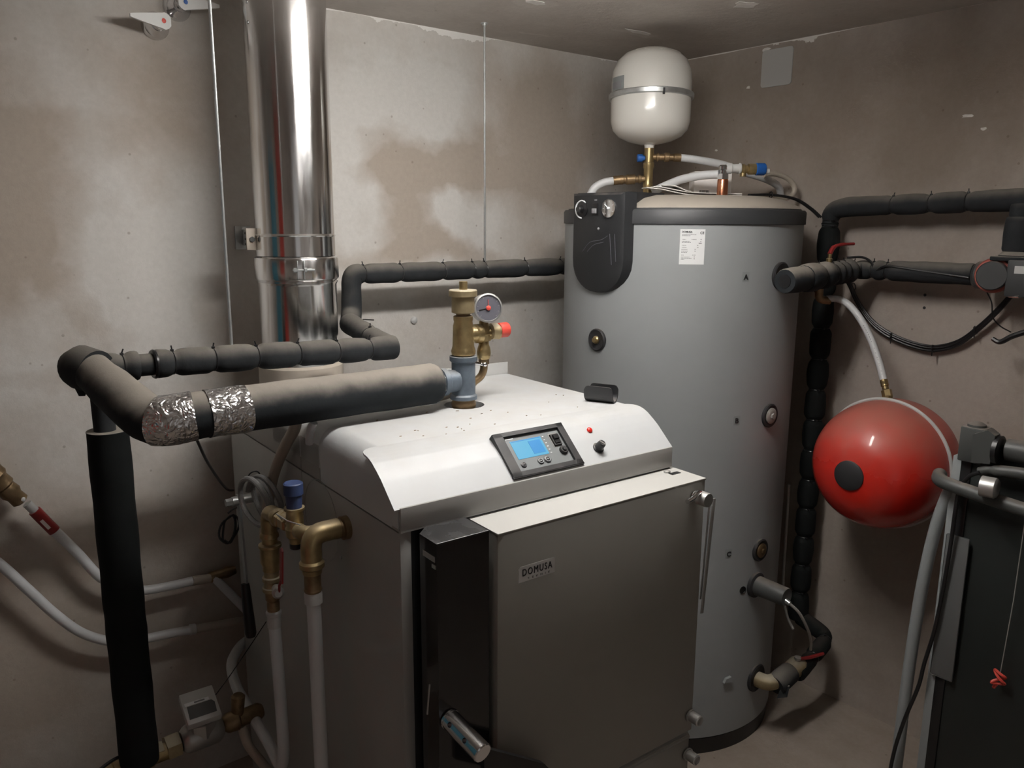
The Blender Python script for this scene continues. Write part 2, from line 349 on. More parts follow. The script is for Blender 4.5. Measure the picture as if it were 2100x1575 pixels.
class MB:
    def __init__(s): s.bm = bmesh.new()
    def box(s, c, d, bevel=0.0, rot=None, seg=2):
        r = bmesh.ops.create_cube(s.bm, size=1.0); vs = r['verts']
        bmesh.ops.scale(s.bm, vec=d, verts=vs)
        if bevel:
            es = list({e for v in vs for e in v.link_edges})
            rr = bmesh.ops.bevel(s.bm, geom=es, offset=bevel, segments=seg, profile=0.5, affect='EDGES')
            vs = list({v for f in rr['faces'] for v in f.verts} | {v for v in vs if v.is_valid})
            seen = set(vs); st = list(vs)
            while st:
                v = st.pop()
                for e in v.link_edges:
                    o = e.other_vert(v)
                    if o not in seen: seen.add(o); st.append(o)
            vs = list(seen)
        if rot is not None: bmesh.ops.rotate(s.bm, cent=(0, 0, 0), matrix=rot, verts=vs)
        bmesh.ops.translate(s.bm, vec=c, verts=vs); return s
    def bb(s, x0, x1, y0, y1, z0, z1, bevel=0.0):
        return s.box(((x0+x1)/2, (y0+y1)/2, (z0+z1)/2), (abs(x1-x0), abs(y1-y0), abs(z1-z0)), bevel)
    def rings(s, rs, cap=True, close=False):
        n = len(rs[0]); V = [[s.bm.verts.new(p) for p in r] for r in rs]
        m = len(V)
        for i in range(m if close else m-1):
            a, b = V[i], V[(i+1) % m]
            for k in range(n):
                s.bm.faces.new((a[k], a[(k+1) % n], b[(k+1) % n], b[k]))
        if cap and not close:
            s.bm.faces.new(V[0][::-1]); s.bm.faces.new(V[-1])
        return s
    def tube(s, pts, r, seg=12, cap=True):
        pts = [Vector(p) for p in pts]; fr = frames(pts); rs = []
        for i, p in enumerate(pts):
            rr = r(i) if callable(r) else (r[i] if isinstance(r, (list, tuple)) else r)
            t, a, b = fr[i]
            rs.append([p + (a*math.cos(2*PI*k/seg)+b*math.sin(2*PI*k/seg))*rr for k in range(seg)])
        return s.rings(rs, cap)
    def cyl(s, p0, p1, r, seg=20, r1=None):
        return s.tube([p0, p1], [r, r if r1 is None else r1], seg)
    def hexn(s, p0, p1, r): return s.tube([p0, p1], r, 6)
    def lathe(s, p0, axis, prof, seg=32, cap=True):
        """prof: (distance along axis, radius)"""
        ax = Vector(axis).normalized(); p0 = Vector(p0)
        ref = Vector((0, 0, 1)) if abs(ax.z) < 0.9 else Vector((1, 0, 0))
        a = (ref-ax*ref.dot(ax)).normalized(); b = ax.cross(a)
        rs = [[p0+ax*d+(a*math.cos(2*PI*k/seg)+b*math.sin(2*PI*k/seg))*max(r, 1e-4) for k in range(seg)] for d, r in prof]
        return s.rings(rs, cap)
    def ring(s, c, axis, R, r, seg=32, rs=8):
        ax = Vector(axis).normalized(); c = Vector(c)
        ref = Vector((0, 0, 1)) if abs(ax.z) < 0.9 else Vector((1, 0, 0))
        a = (ref-ax*ref.dot(ax)).normalized(); b = ax.cross(a); out = []
        for k in range(seg):
            d = a*math.cos(2*PI*k/seg)+b*math.sin(2*PI*k/seg)
            out.append([c+d*(R+r*math.cos(2*PI*j/rs))+ax*r*math.sin(2*PI*j/rs) for j in range(rs)])
        return s.rings(out, False, True)
    def prism(s, poly, vec):
        """planar polygon (3-D points) pushed along vec"""
        v = Vector(vec); poly = [Vector(p) for p in poly]
        return s.rings([poly, [p+v for p in poly]])
    def sphere(s, c, r, sc=(1, 1, 1), seg=16):
        m = Matrix.Translation(c) @ Matrix.Diagonal((*sc, 1))
        bmesh.ops.create_uvsphere(s.bm, u_segments=seg, v_segments=seg//2+2, radius=r, matrix=m); return s
    def move(s, vec): bmesh.ops.translate(s.bm, vec=vec, verts=s.bm.verts); return s

def mesh_from(mb, name, m, base, ang=35):
    bmesh.ops.recalc_face_normals(mb.bm, faces=mb.bm.faces)
    if base is not None: bmesh.ops.translate(mb.bm, vec=-Vector(base), verts=mb.bm.verts)
    me = bpy.data.meshes.new(name); mb.bm.to_mesh(me); mb.bm.free()
    for p in me.polygons: p.use_smooth = True
    me.set_sharp_from_angle(angle=math.radians(ang))
    me.materials.append(MT[m]); return me

def thing(name, label, cat, base, group=None, yaw=0.0, boiler=False):
    """an Empty; base is where it stands. boiler=True: base and all part vertices are in the boiler's own axes"""
    o = bpy.data.objects.new(name, None); COL.objects.link(o)
    o.empty_display_size = 0.05
    o['label'] = label; o['category'] = cat
    if group: o['group'] = group
    base = Vector(base)
    if boiler:
        o.location = BW(*base); o.rotation_euler = (0, 0, BY_)
    else: o.location = base
    return (o, base)
def part(name, mb, m, par, label=None, ang=35, kind=None):
    o = bpy.data.objects.new(name, mesh_from(mb, name, m, par[1], ang)); COL.objects.link(o)
    o.parent = par[0]
    if label: o['label'] = label
    if kind: o['kind'] = kind
    return (o, par[1])
def single(name, mb, m, label, cat, base, group=None, boiler=False, ang=35):
    o = bpy.data.objects.new(name, mesh_from(mb, name, m, base, ang)); COL.objects.link(o)
    o['label'] = label; o['category'] = cat
    if group: o['group'] = group
    if boiler:
        o.location = BW(*Vector(base)); o.rotation_euler = (0, 0, BY_)
    else: o.location = Vector(base)
    return (o, Vector(base))
def struct(name, mb, m, par=None):
    o = bpy.data.objects.new(name, mesh_from(mb, name, m, (0, 0, 0))); COL.objects.link(o)
    if par: o.parent = par
    else: o['kind'] = 'structure'
    return o
def text_mb(txt, size, origin, right, up, depth=0.0006, bold=0.0, spacing=1.0, width=None):
    cu = bpy.data.curves.new('lettering', 'FONT'); cu.body = txt; cu.size = size
    cu.extrude = depth; cu.offset = bold; cu.space_character = spacing; cu.resolution_u = 3
    ob = bpy.data.objects.new('lettering', cu); COL.objects.link(ob)
    bpy.context.view_layer.update()
    me = bpy.data.meshes.new_from_object(ob.evaluated_get(bpy.context.evaluated_depsgraph_get()))
    bpy.data.objects.remove(ob); bpy.data.curves.remove(cu)
    right = Vector(right).normalized(); up = Vector(up).normalized(); n = right.cross(up)
    M = Matrix((right, up, n)).transposed().to_4x4(); M.translation = Vector(origin)
    mb = MB(); mb.bm.from_mesh(me)
    if width:
        xs = [v.co.x for v in mb.bm.verts]; k = width/(max(xs)-min(xs)); x0 = min(xs)
        for v in mb.bm.verts: v.co.x = (v.co.x-x0)*k
    bmesh.ops.transform(mb.bm, matrix=M, verts=mb.bm.verts)
    bpy.data.meshes.remove(me); return mb
def cut(o, cmb):
    """subtract a shape for good (the cutter is thrown away)"""
    ob = o[0]
    bmesh.ops.recalc_face_normals(cmb.bm, faces=cmb.bm.faces)
    bmesh.ops.translate(cmb.bm, vec=-o[1], verts=cmb.bm.verts)
    me = bpy.data.meshes.new('cutter'); cmb.bm.to_mesh(me); cmb.bm.free()
    c = bpy.data.objects.new('cutter', me); COL.objects.link(c)
    bpy.context.view_layer.update(); c.matrix_world = ob.matrix_world.copy(); bpy.context.view_layer.update()
    md = ob.modifiers.new('b', 'BOOLEAN'); md.object = c; md.operation = 'DIFFERENCE'; md.solver = 'EXACT'
    nm = bpy.data.meshes.new_from_object(ob.evaluated_get(bpy.context.evaluated_depsgraph_get()))
    ob.modifiers.clear(); old = ob.data; nm.name = old.name
    for p in nm.polygons: p.use_smooth = True
    nm.set_sharp_from_angle(angle=math.radians(35)); ob.data = nm
    bpy.data.objects.remove(c); bpy.data.meshes.remove(me); bpy.data.meshes.remove(old)

def foam(par, pts, r, ties, m='foam', rad=0.05, seg=20, tail=None, name='foam_sleeve', puff=0.10, closed_ends=True):
    """foam pipe insulation: bulges between the cable ties that pinch it. ties: distances along the pipe"""
    P = smooth_path(pts, rad, 0.006)
    d = [0.0]
    for i in range(1, len(P)): d.append(d[-1]+(P[i]-P[i-1]).length)
    ph = random.random()*9
    def rr(i):
        x = d[i]; v = r
        if ties:
            k = min(abs(x-t) for t in ties)
            v *= 1 - (0.16+puff*.4)*math.exp(-(k/0.010)**2) + puff*.35*min(k/0.05, 1.0)
        v *= 1+0.02*math.sin(x*43+ph)+0.012*math.sin(x*91+ph*2)
        e = min(x, d[-1]-x)
        if closed_ends and e < 0.006: v *= 0.93+0.07*(e/0.006)
        return v
    sl = part(name, MB().tube(P, rr, seg), m, par, ang=60)
    fr = frames(P)
    for t in ties:
        i = min(range(len(P)), key=lambda j: abs(d[j]-t))
        tt, a, b = fr[i]
        mb = MB().ring(P[i], tt, rr(i)*1.0, 0.0016, 24, 6)
        up = Vector((0, 0, 1)) if abs(tt.z) < 0.8 else Vector((-0.7, -0.7, 0))
        up = (up-tt*up.dot(tt)).normalized()
        q = P[i]+up*rr(i)
        mb.box(q+up*0.002, (0.007, 0.007, 0.006), 0.001)
        mb.cyl(q+up*0.004, q+up*0.013+tt*random.uniform(-.004, .004), 0.0016, 6)
        part('cable_tie', mb, 'tie', par)
    return sl, P, d

# ================================================================== THE ROOM
X0, Y0 = -3.75, -3.7
T = 0.08
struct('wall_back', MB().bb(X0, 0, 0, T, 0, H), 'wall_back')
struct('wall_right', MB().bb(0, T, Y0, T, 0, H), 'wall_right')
struct('wall_left', MB().bb(X0-T, X0, Y0, T, 0, H), 'wall_plain')
struct('wall_front', MB().bb(X0-T, T, Y0-T, Y0, 0, H), 'wall_plain')
struct('ceiling', MB().bb(X0-T, T, Y0-T, T, H, H+T), 'ceiling')
struct('floor', MB().bb(X0-T, T, Y0-T, T, -T, 0), 'floor')

# ceiling lamp, just above the top of the frame: a twin tube batten
LX0, LX1, LY = -1.76, -1.04, -1.19
t = thing('ceiling_light', 'white batten lamp with two glowing tubes on the ceiling above the boiler', 'ceiling lamp', ((LX0+LX1)/2, LY, H))
part('lamp_housing', MB().bb(LX0-.03, LX1+.03, LY-.028, LY+.028, H-.045, H, .004), 'lampbody', t)
for s in (-1, 1):
    part('lamp_tube', MB().cyl((LX0, LY+s*.028, H-.095), (LX1, LY+s*.028, H-.095), .014, 20), 'lampglass', t)
    for x in (LX0-.008, LX1+.008):
        part('end_cap', MB().bb(x-.01, x+.01, LY+s*.028-.016, LY+s*.028+.016, H-.112, H-.03, .003), 'lampbody', t)

# added dim fill light behind the camera, set in an invented door frame
dl = bpy.data.lights.new('added_fill_light', 'AREA'); dl.shape = 'RECTANGLE'; dl.size = 0.8; dl.size_y = 1.9
dl.energy = 0.8; dl.color = (0.93, 0.96, 1.0)
dlo = bpy.data.objects.new('added_fill_light', dl); COL.objects.link(dlo)
dlo.location = (-2.75, Y0+.03, 1.05); dlo.rotation_euler = (math.radians(90), 0, 0)
dn_ = struct('added_door_frame', MB().bb(-3.22, -3.15, Y0, Y0+.03, 0, 2.08, .003).bb(-2.35, -2.28, Y0, Y0+.03, 0, 2.08, .003).bb(-3.22, -2.28, Y0, Y0+.03, 2.02, 2.09, .003), 'lampbody')

# ================================================================== THE BOILER (boiler axes: x right, y away, z up)
XL, XR = -1.785, -1.098
YF, YB, YH, YC = -1.207, -0.257, -0.858, -1.068
ZT, ZL, ZS = 1.24, 1.164, 1.120
boi = thing('boiler', 'white and grey wood boiler with control screen on its sloping hood', 'boiler', ((XL+XR)/2, (YF+YB)/2, 0), boiler=True)
part('core', MB().bb(XL+.004, XR-.004, YF+.03, YB+.01, 0.03, ZS-.004), 'black', boi)
part('plinth', MB().bb(XL+.02, XR-.02, YF+.05, YB+.03, 0.0, 0.04), 'black', boi)
# side panels (sheet metal, joints left open by 2-3 mm)
SX = XL-.0
g = .0015
part('side_panel', MB().bb(XL, XL+.006, YF+.004, -.7535, .03, ZS-g, .0012), 'panel', boi)
part('side_panel', MB().bb(XL, XL+.006, -.7505, YB, .03, ZS-g, .0012), 'panel', boi)
part('side_panel', MB().bb(XL, XL+.006, YH+.002, -.7535, ZS+g, ZT-.04, .0012), 'panel', boi)
part('side_panel', MB().bb(XL, XL+.006, -.7505, YB, ZS+g, 1.198, .0012), 'panel', boi)
part('side_panel', MB().bb(XR-.006, XR, YF+.004, YB, .03, ZS-g, .0012), 'panel', boi)
part('rear_panel', MB().bb(XL, XR, YB, YB+.006, .03, 1.198, .0012), 'panel', boi)
part('front_return', MB().bb(XL, XL+.022, YF, YF+.006, .03, ZS+.004, .001), 'panel', boi)
# rear top cover, lower than the hood
part('rear_cover', MB().bb(XL+.001, XR-.001, -.585, YB, ZS, 1.200, .003), 'white', boi)
# rounded-section top and hood
def section(x0, x1, z0, z1, r, n=7, r2=.010):
    pts = [(x0, z0), (x1, z0)]
    for k in range(n+1):
        a = PI/2*k/n; pts.append((x1-r2+r2*math.cos(a), z1-r2+r2*math.sin(a)))
    for k in range(n+1):
        a = PI/2*k/n; pts.append((x0+r-r*math.sin(a), z1-r+r*math.cos(a)))
    return pts
PROF = [(-1.066, 1.2400), (-1.080, 1.2399), (-1.093, 1.2393), (-1.105, 1.2376), (-1.116, 1.2345), (-1.127, 1.2295), (-1.137, 1.2230), (-1.147, 1.2165), (-1.160, 1.2072), (-1.180, 1.1892), (-1.2075, 1.1645)]
def yfront(z):
    if z <= ZL: return YF
    for (ya, za), (yb, zb) in zip(PROF, PROF[1:]):
        if zb <= z <= za: return ya+(yb-ya)*((za-z)/(za-zb))
    return PROF[0][0]
sec = section(XL, XR, ZS+g, ZT, .045)
mb = MB()
sec2 = section(XL, XR, ZL, ZT, .045, 10)
sec2 = sec2[:2] + [(XR, ZL+(ZT-.010-ZL)*k/8) for k in range(1, 8)] + sec2[2:] + [(XL, ZT-.045-(ZT-.045-ZL)*k/8) for k in range(1, 8)]
mb.rings([[Vector((x, YH-.0008, z)) for x, z in sec2], [Vector((x, yfront(z-.0005)+.004, z)) for x, z in sec2]])
hood = part('hood', mb, 'white', boi)
mb = MB(); mb.bb(XL+.0005, XR-.0005, YF+.006, YH-.001, ZS+g, ZL+.0005)
part('hood_base', mb, 'white', boi)
secb = section(XL, XR, ZS+g+.03, ZT-.0005, .045)
mb = MB().rings([[Vector((x, -.584, z)) for x, z in secb], [Vector((x, YH+.0008, z)) for x, z in secb]])
top = part('top_cover', mb, 'white', boi)
HX, HY = -1.421, -.852
cut(hood, MB().lathe((HX, HY, 1.175), (0, 0, 1), [(0, .047), (.1, .047)], 40))
cut(top, MB().lathe((HX, HY, 1.175), (0, 0, 1), [(0, .047), (.1, .047)], 40))
cut(top, MB().lathe((-1.478, -.775, 1.175), (0, 0, 1), [(0, .034), (.1, .034)], 32))
part('trim_plate', MB().bb(-1.42, -1.100, -.582, -.579, ZT-.03, 1.272, .0008), 'wallplate', boi)
# sloping front plate with rounded upper corners
nsl = Vector((0, -.66913, .74314)); dn = Vector((0, -.74314, -.66913))      # the face leans 42 degrees
def SLP(x, s, off=0.0):                                       # point on the face, s metres down the slope
    return Vector((x, -1.124, 1.240)) + dn*s + nsl*off
def SLB(x, s, off=0.0):                                       # the same on the front plane of the control unit
    return Vector((x, -1.12935, 1.24594)) + dn*s + nsl*off
PXL, PXR, rc = XL-.011, XR+.002, .034
rows = []; acc = 0.0; fine = []
for (ya, za), (yb, zb) in zip(PROF, PROF[1:]):
    for k in range(4): fine.append((ya+(yb-ya)*k/4, za+(zb-za)*k/4))
fine.append(PROF[-1])
for i, (y, z) in enumerate(fine):
    a = fine[max(i-1, 0)]; b = fine[min(i+1, len(fine)-1)]
    if i: acc += math.hypot(y-fine[i-1][0], z-fine[i-1][1])
    tn = Vector((0, b[0]-a[0], b[1]-a[1])).normalized(); nn = Vector((0, tn.z, -tn.y)); 
    if nn.z < 0: nn = -nn
    ins = 0 if acc >= rc else rc-math.sqrt(max(0, rc*rc-(rc-acc-.0008)**2))
    p = Vector((0, y, z))
    rows.append([p+nn*.0022+Vector((PXL+ins, 0, 0)), p+nn*.0022+Vector((PXR-ins, 0, 0)), p-nn*.0014+Vector((PXR-ins, 0, 0)), p-nn*.0014+Vector((PXL+ins, 0, 0))])
part('front_plate', MB().rings(rows), 'white', boi, ang=30)
mb = MB().bb(XL, XR, YF-.004, YF+.002, ZL-.040, ZL+.004, .0012)
mb.bb(XL, XR, YF-.004, YF+.03, ZL-.042, ZL-.038)
part('front_lip', mb, 'panel', boi)
# embossed ring on the left side
part('embossed_ring', MB().ring((XL, -.852, 1.035), (1, 0, 0), .088, .0014, 48, 6), 'panel', boi)
part('screw', MB().lathe((XL, -.95, .985), (-1, 0, 0), [(0, .004), (.002, .004), (.003, .002)], 12), 'satin', boi)
# control unit
cu = part('control_unit', MB().prism([SLB(-1.531, .004, -.030), SLB(-1.361, .004, -.030), SLB(-1.361, .100, -.030), SLB(-1.531, .100, -.030)], nsl*.022), 'plastic', boi)
mb = MB()
def slab(x0, x1, s0, s1, o0, th, m=None):
    (m or mb).prism([SLB(x0, s0, o0), SLB(x1, s0, o0), SLB(x1, s1, o0), SLB(x0, s1, o0)], nsl*th)
slab(-1.535, -1.357, .001, .0105, -.016, .016); slab(-1.535, -1.357, .0935, .104, -.016, .016)
slab(-1.535, -1.513, .001, .104, -.016, .016); slab(-1.373, -1.357, .001, .104, -.016, .016)
slab(-1.536, -1.356, .1005, .1055, -.018, .017)
part('bezel', mb, 'plastic', cu)
mb = MB(); slab(-1.513, -1.373, .0105, .0935, -.009, .003); part('fascia', mb, 'fascia', cu)
mb = MB(); slab(-1.500, -1.4225, .0215, .0645, -.0065, .0012); part('screen', mb, 'lcd', cu)
mb = MB(); slab(-1.458, -1.428, .028, .059, -.0053, .0004); slab(-1.497, -1.425, .0220, .0240, -.0053, .0004)
part('screen_segments', mb, 'lcdink', cu)
mb = MB()
for k in range(6): slab(-1.4185, -1.4145, .022+k*.008, .0240+k*.008, -.006, .0005)
slab(-1.508, -1.488, .014, .0162, -.006, .0005)
part('icon_print', mb, 'whiteink', cu, kind='stuff')
for x, s_, rr, inner in ((-1.4951, .078, .0065, 'greyink'), (-1.4526, .0775, .0072, 'whiteink'), (-1.4344, .0765, .0082, 'whiteink')):
    kb = part('button', MB().lathe(SLB(x, s_, -.006), nsl, [(0, rr), (.0016, rr), (.0022, rr*.8)], 20), 'plastic', cu)
    part('button_print', MB().ring(SLB(x, s_, -.0035), nsl, rr*.7, .0006, 20, 6).box(SLB(x, s_, -.0035), (.0035, .0035, .0010)), inner, kb)
mb = MB(); slab(-1.400, -1.381, .0235, .0500, -.006, .004)
sw = part('rocker_switch', mb, 'plastic', cu)
mb = MB(); slab(-1.397, -1.384, .0275, .0465, -.002, .002); slab(-1.397, -1.384, .0275, .0375, -.002, .005)
part('rocker', mb, 'tie', sw)
part('switch_outline', (lambda m: (slab(-1.4025, -1.4010, .0205, .0530, -.006, .0006, m), slab(-1.4025, -1.380, .0205, .0220, -.006, .0006, m), m)[-1])(MB()), 'greycable', cu)
part('fuse_cap', MB().lathe(SLB(-1.3855, .0640, -.006), nsl, [(0, .0095), (.004, .0095), (.006, .008), (.006, .005), (.009, .004)], 24), 'plastic', cu)
part('pilot_lamp', MB().lathe(SLP(-1.2906, .029, .001), nsl, [(0, .0065), (.002, .0065), (.004, .005), (.005, .002)], 20), 'led', boi, 'small round red pilot lamp')
kb = part('thermostat_knob', MB().lathe(SLP(-1.297, .076, .001), nsl, [(0, .0120), (.004, .0125), (.006, .0098), (.020, .0085), (.022, .0065)], 24), 'plastic', boi)
part('pointer_line', MB().prism([SLP(-1.303, .071, .0225), SLP(-1.301, .0695, .0225), SLP(-1.291, .081, .0225), SLP(-1.293, .0825, .0225)], nsl*.0012), 'greycable', kb)
mb = MB(); random.seed(11)
for k in range(26):
    x = random.uniform(-1.68, -1.15); y = random.uniform(-1.06, -.87)
    mb.box((x, y, ZT+.0006), (random.uniform(.0012, .005), random.uniform(.0008, .0018), .0012), 0, Matrix.Rotation(random.uniform(0, .0), 3, 'Z'))
part('dust_flecks', mb, 'brassdark', boi, kind='stuff')
# black front frame
part('front_frame', MB().bb(XL+.021, XR, YF+.002, YF+.012, .04, ZS+.003, .001), 'black', boi)
# black hinge box left of the door
mb = MB().prism([(-1.760, -1.232, .06), (-1.760, -1.290, .06), (-1.652, -1.290, .06), (-1.652, -1.200, .06), (-1.725, -1.200, .06)], (0, 0, 1.063))
bx = part('hinge_cover', mb, 'blackgloss', boi, 'glossy black cover beside the door')
mb = MB(); mb.bb(-1.7615, -1.7605, -1.285, -1.245, 1.088, 1.098); mb.bb(-1.7615, -1.7605, -1.287, -1.275, 1.076, 1.083)
part('slot', mb, 'satin', bx)
mb = MB().tube([(-1.775, -1.275, .80), (-1.772, -1.280, .86)], .0016, 8)
part('spring_pin', mb, 'satin', bx)
part('rolled_edge', MB().cyl((-1.7595, -1.2892, 1.1222), (-1.6525, -1.2892, 1.1222), .0020, 16), 'blackgloss', bx)
# socket tube with holes
ts = part('socket_tube', MB().lathe((-1.738, -1.288, .785), (0.01, -.085, -.020), [(0, .0195), (.004, .0195), (.004, .0185), (.094, .0185), (.096, .0170)], 32), 'chrome', boi, 'shiny chrome tube with drilled holes')
axv = Vector((0.01, -.085, -.020)).normalized(); sd = Vector((-.80, -.25, .45)); sd = (sd-axv*sd.dot(axv)).normalized()
for dd in (.020, .062):
    p = Vector((-1.738, -1.288, .785))+axv*dd
    cut(ts, MB().cyl(p, p+sd*.04, .0048, 16))
# dark lever plate under the tube
part('lever_plate', MB().prism([(-1.70, -1.345, .742), (-1.700, -1.345, .66), (-1.545, -1.345, .56), (-1.545, -1.345, .628), (-1.562, -1.345, .650)], (0, .012, 0)), 'black', boi)
# door
DX0, DX1, DYF, DYB = -1.640, -1.088, -1.300, -1.192
dr = part('door', MB().bb(DX0, DX1, DYF, DYB, .507, 1.113, .002), 'door', boi)
mb = MB().bb(DX0-.001, DX1+.001, DYF-.002, DYB, 1.113, 1.1175, .0012); part('top_flange', mb, 'door', dr)
cut(dr, MB().lathe((DX1-.035, -1.235, 1.09), (0, 0, 1), [(0, .009), (.05, .009)], 16))
mb = MB().lathe((DX1-.040, -1.225, 1.117), (0, 0, 1), [(0, .008), (.004, .008), (.006, .004)], 12); part('screw_head', mb, 'satin', dr)
mb = MB().bb(DX1-.045, DX1-.018, -1.246, -1.234, 1.1172, 1.1185); part('slot', mb, 'tie', dr)
lb = part('name_plate', MB().prism([(-1.594, DYF-.0015, 1.0105), (-1.509, DYF-.0015, 1.0105), (-1.509, DYF-.0015, 1.041), (-1.590, DYF-.0015, 1.041), (-1.594, DYF-.0015, 1.037)], (0, .0015, 0)), 'label', dr, 'silvery badge reading DOMUSA')
part('lettering', text_mb('DOMUSA', .0195, (-1.5855, DYF-.0022, 1.0222), (1, 0, 0), (0, 0, 1), bold=0, spacing=1.25, width=.0695), 'ink', lb)
part('small_lettering', text_mb('TEKNIK', .0052, (-1.573, DYF-.0020, 1.0135), (1, 0, 0), (0, 0, 1), spacing=2.6, width=.052), 'greyink', lb)
# door handle with hanging bar
hb = part('door_handle', MB().lathe((-1.122, -1.302, 1.084), (0, -1, 0), [(0, .011), (.012, .011), (.012, .0155), (.036, .0155), (.038, .0145)], 28), 'satin', dr, 'chrome handle boss with a hanging bar')
mb = MB().tube(spline([(-1.128, -1.320, 1.098), (-1.145, -1.328, 1.102), (-1.165, -1.334, 1.096), (-1.186, -1.338, 1.094)], 6), .0055, 12); part('arm', mb, 'chrome', hb)
mb = MB().box((-1.103, -1.331, .950), (.0085, .003, .262), .0008, Matrix.Rotation(.075, 3, 'Y')); part('hanging_bar', mb, 'satin', hb)
mb = MB().box((-1.105, -1.324, .962), (.005, .002, .225), .0005, Matrix.Rotation(.055, 3, 'Y')); part('hanging_bar', mb, 'satin', hb)
# lower door
ld = part('lower_door', MB().bb(DX0, DX1-.002, DYF+.004, DYB, .06, .494, .002), 'door', boi)
part('edge_strip', MB().prism([(DX0, DYF+.002, .486), (DX0, DYF+.012, .499), (DX0, DYB, .499), (DX0, DYB, .486)], (DX1-DX0-.001, 0, 0)), 'panel', ld)
for z, y in ((.548, -1.302), (.447, -1.300)):
    p = dr if z > .5 else ld
    part('latch_pin', MB().lathe((-1.098, y, z), (0, -1, 0), [(0, .015), (.004, .015), (.004, .0125), (.028, .0125), (.030, .010), (.026, .008)], 24), 'satin', p)
part('latch_tongue', MB().bb(-1.090, -1.078, -1.31, -1.28, .425, .441, .001), 'satin', ld)
# flap lever on the left side
lv = part('flap_lever', MB().prism([(-1.838, -.438, .985), (-1.838, -.462, .985), (-1.838, -.480, .735), (-1.838, -.464, .735)], (.005, 0, 0)), 'tubegrey', boi, 'steel lever with a black grip')
part('pivot_bolt', MB().cyl((XL, -.450, .972), (-1.852, -.450, .972), .012, 16).hexn((-1.852, -.450, .972), (-1.868, -.450, .972), .010), 'zinc', lv)
part('grip', MB().tube([(-1.840, -.472, .758), (-1.840, -.474, .75), (-1.840, -.494, .632), (-1.840, -.495, .622)], [.0105, .0115, .0145, .0115], 16), 'cable', lv)

# ---------------- tee, air vent, gauge and safety valve on top of the boiler
def fitting_bead(mb, p, ax, r, w=.008): mb.lathe(Vector(p)-Vector(ax)*w/2, ax, [(0, r), (w*.2, r*1.1), (w*.8, r*1.1), (w, r)], 24)
TX, TY = -1.4275, -.860
te = thing('safety_group', 'brass air vent, pressure gauge and red-capped valve standing on the boiler top', 'valve', (TX, TY, ZT-.06), boiler=True)
mb = MB(); mb.lathe((TX, TY, ZT-.065), (0, 0, 1), [(0, .023), (.058, .023), (.062, .028), (.072, .029), (.078, .026), (.085, .026)], 28)
part('brass_nipple', mb, 'brassdark', te)
mb = MB(); mb.lathe((TX, TY, 1.257), (0, 0, 1), [(0, .0315), (.008, .0315), (.012, .0275), (.086, .0275), (.090, .032), (.100, .032), (.101, .026)], 32)
mb.lathe((TX-.02, TY, 1.302), (-1, 0, 0), [(0, .026), (.026, .026), (.030, .0315), (.042, .0315), (.043, .026)], 28)
part('iron_tee', mb, 'galv', te, 'blue-grey iron tee')
mb = MB(); mb.hexn((TX-.06, TY, 1.302), (TX-.068, TY, 1.302), .030); mb.cyl((TX-.062, TY, 1.302), (TX-.115, TY, 1.302), .0265, 28)
part('iron_nipple', mb, 'zinc', te)
mb = MB(); mb.lathe((TX, TY, 1.357), (0, 0, 1), [(0, .022), (.004, .027), (.012, .0285), (.018, .0265), (.024, .025), (.070, .0235), (.080, .021), (.084, .0225), (.092, .0225), (.094, .018)], 28)
mb.lathe((TX+.012, TY, 1.406), (1, 0, 0), [(0, .018), (.018, .019), (.022, .0225), (.034, .0225), (.036, .016)], 24)
part('brass_tee', mb, 'brass', te)
mb = MB(); mb.lathe((TX, TY, 1.449), (0, 0, 1), [(0, .016), (.008, .016)], 20); part('union', mb, 'brassdark', te)
mb = MB(); mb.lathe((TX, TY, 1.454), (0, 0, 1), [(0, .016), (.003, .024), (.004, .0262), (.040, .0262), (.041, .0325), (.053, .0325), (.055, .031), (.0555, .008)], 32)
av = part('air_vent', mb, 'brassdull', te, 'pale brass air vent with a flanged lid')
part('vent_cap', MB().lathe((TX+.001, TY, 1.508), (0, 0, 1), [(0, .0095), (.018, .0098), (.020, .0092)], 16), 'brass', av)
GX = TX+.057
mb = MB(); mb.lathe((GX, TY, 1.345), (0, 0, 1), [(0, .013), (.004, .0155), (.016, .0165), (.026, .015), (.034, .012), (.060, .012), (.070, .014), (.078, .011), (.100, .0105)], 24)
mb.hexn((GX, TY, 1.388), (GX, TY, 1.403), .0165)
mb.lathe((GX-.02, TY, 1.406), (1, 0, 0), [(0, .012), (.05, .012), (.054, .017), (.060, .018)], 24)
part('cross_body', mb, 'brass', te)
gax = Vector((-.30, -.90, .12)).normalized(); gc = Vector((GX+.008, TY+.012, 1.462))
gg = part('pressure_gauge', MB().lathe(gc, gax, [(0, .028), (.003, .0325), (.032, .0325), (.034, .0335), (.040, .0335), (.041, .030), (.038, .029)], 40), 'satin', te, 'round pressure gauge with a grey face')
part('gauge_face', MB().lathe(gc+gax*.0375, gax, [(0, .0292), (.001, .0292)], 40), 'dial', gg)
gr = Vector((gax.y*-1, gax.x, 0)).normalized(); gu = gr.cross(gax)*-1
if gu.z < 0: gu = -gu
mb = MB()
for k in range(11):
    a = math.radians(-45+27*k); d = gr*math.cos(a)+gu*math.sin(a)
    q = gc+gax*.0388+d*.024; mb.cyl(q, q+d*.003, .0006, 5)
part('scale_marks', mb, 'greycable', gg, kind='stuff')
part('red_hub', MB().lathe(gc+gax*.0385, gax, [(0, .0055), (.003, .0055), (.004, .003)], 16).cyl(gc+gax*.0395, gc+gax*.0395+gu*.019, .0008, 6), 'redplastic', gg)
part('needle', MB().cyl(gc+gax*.0398, gc+gax*.0398-gr*.022-gu*.004, .0009, 6), 'ink', gg)
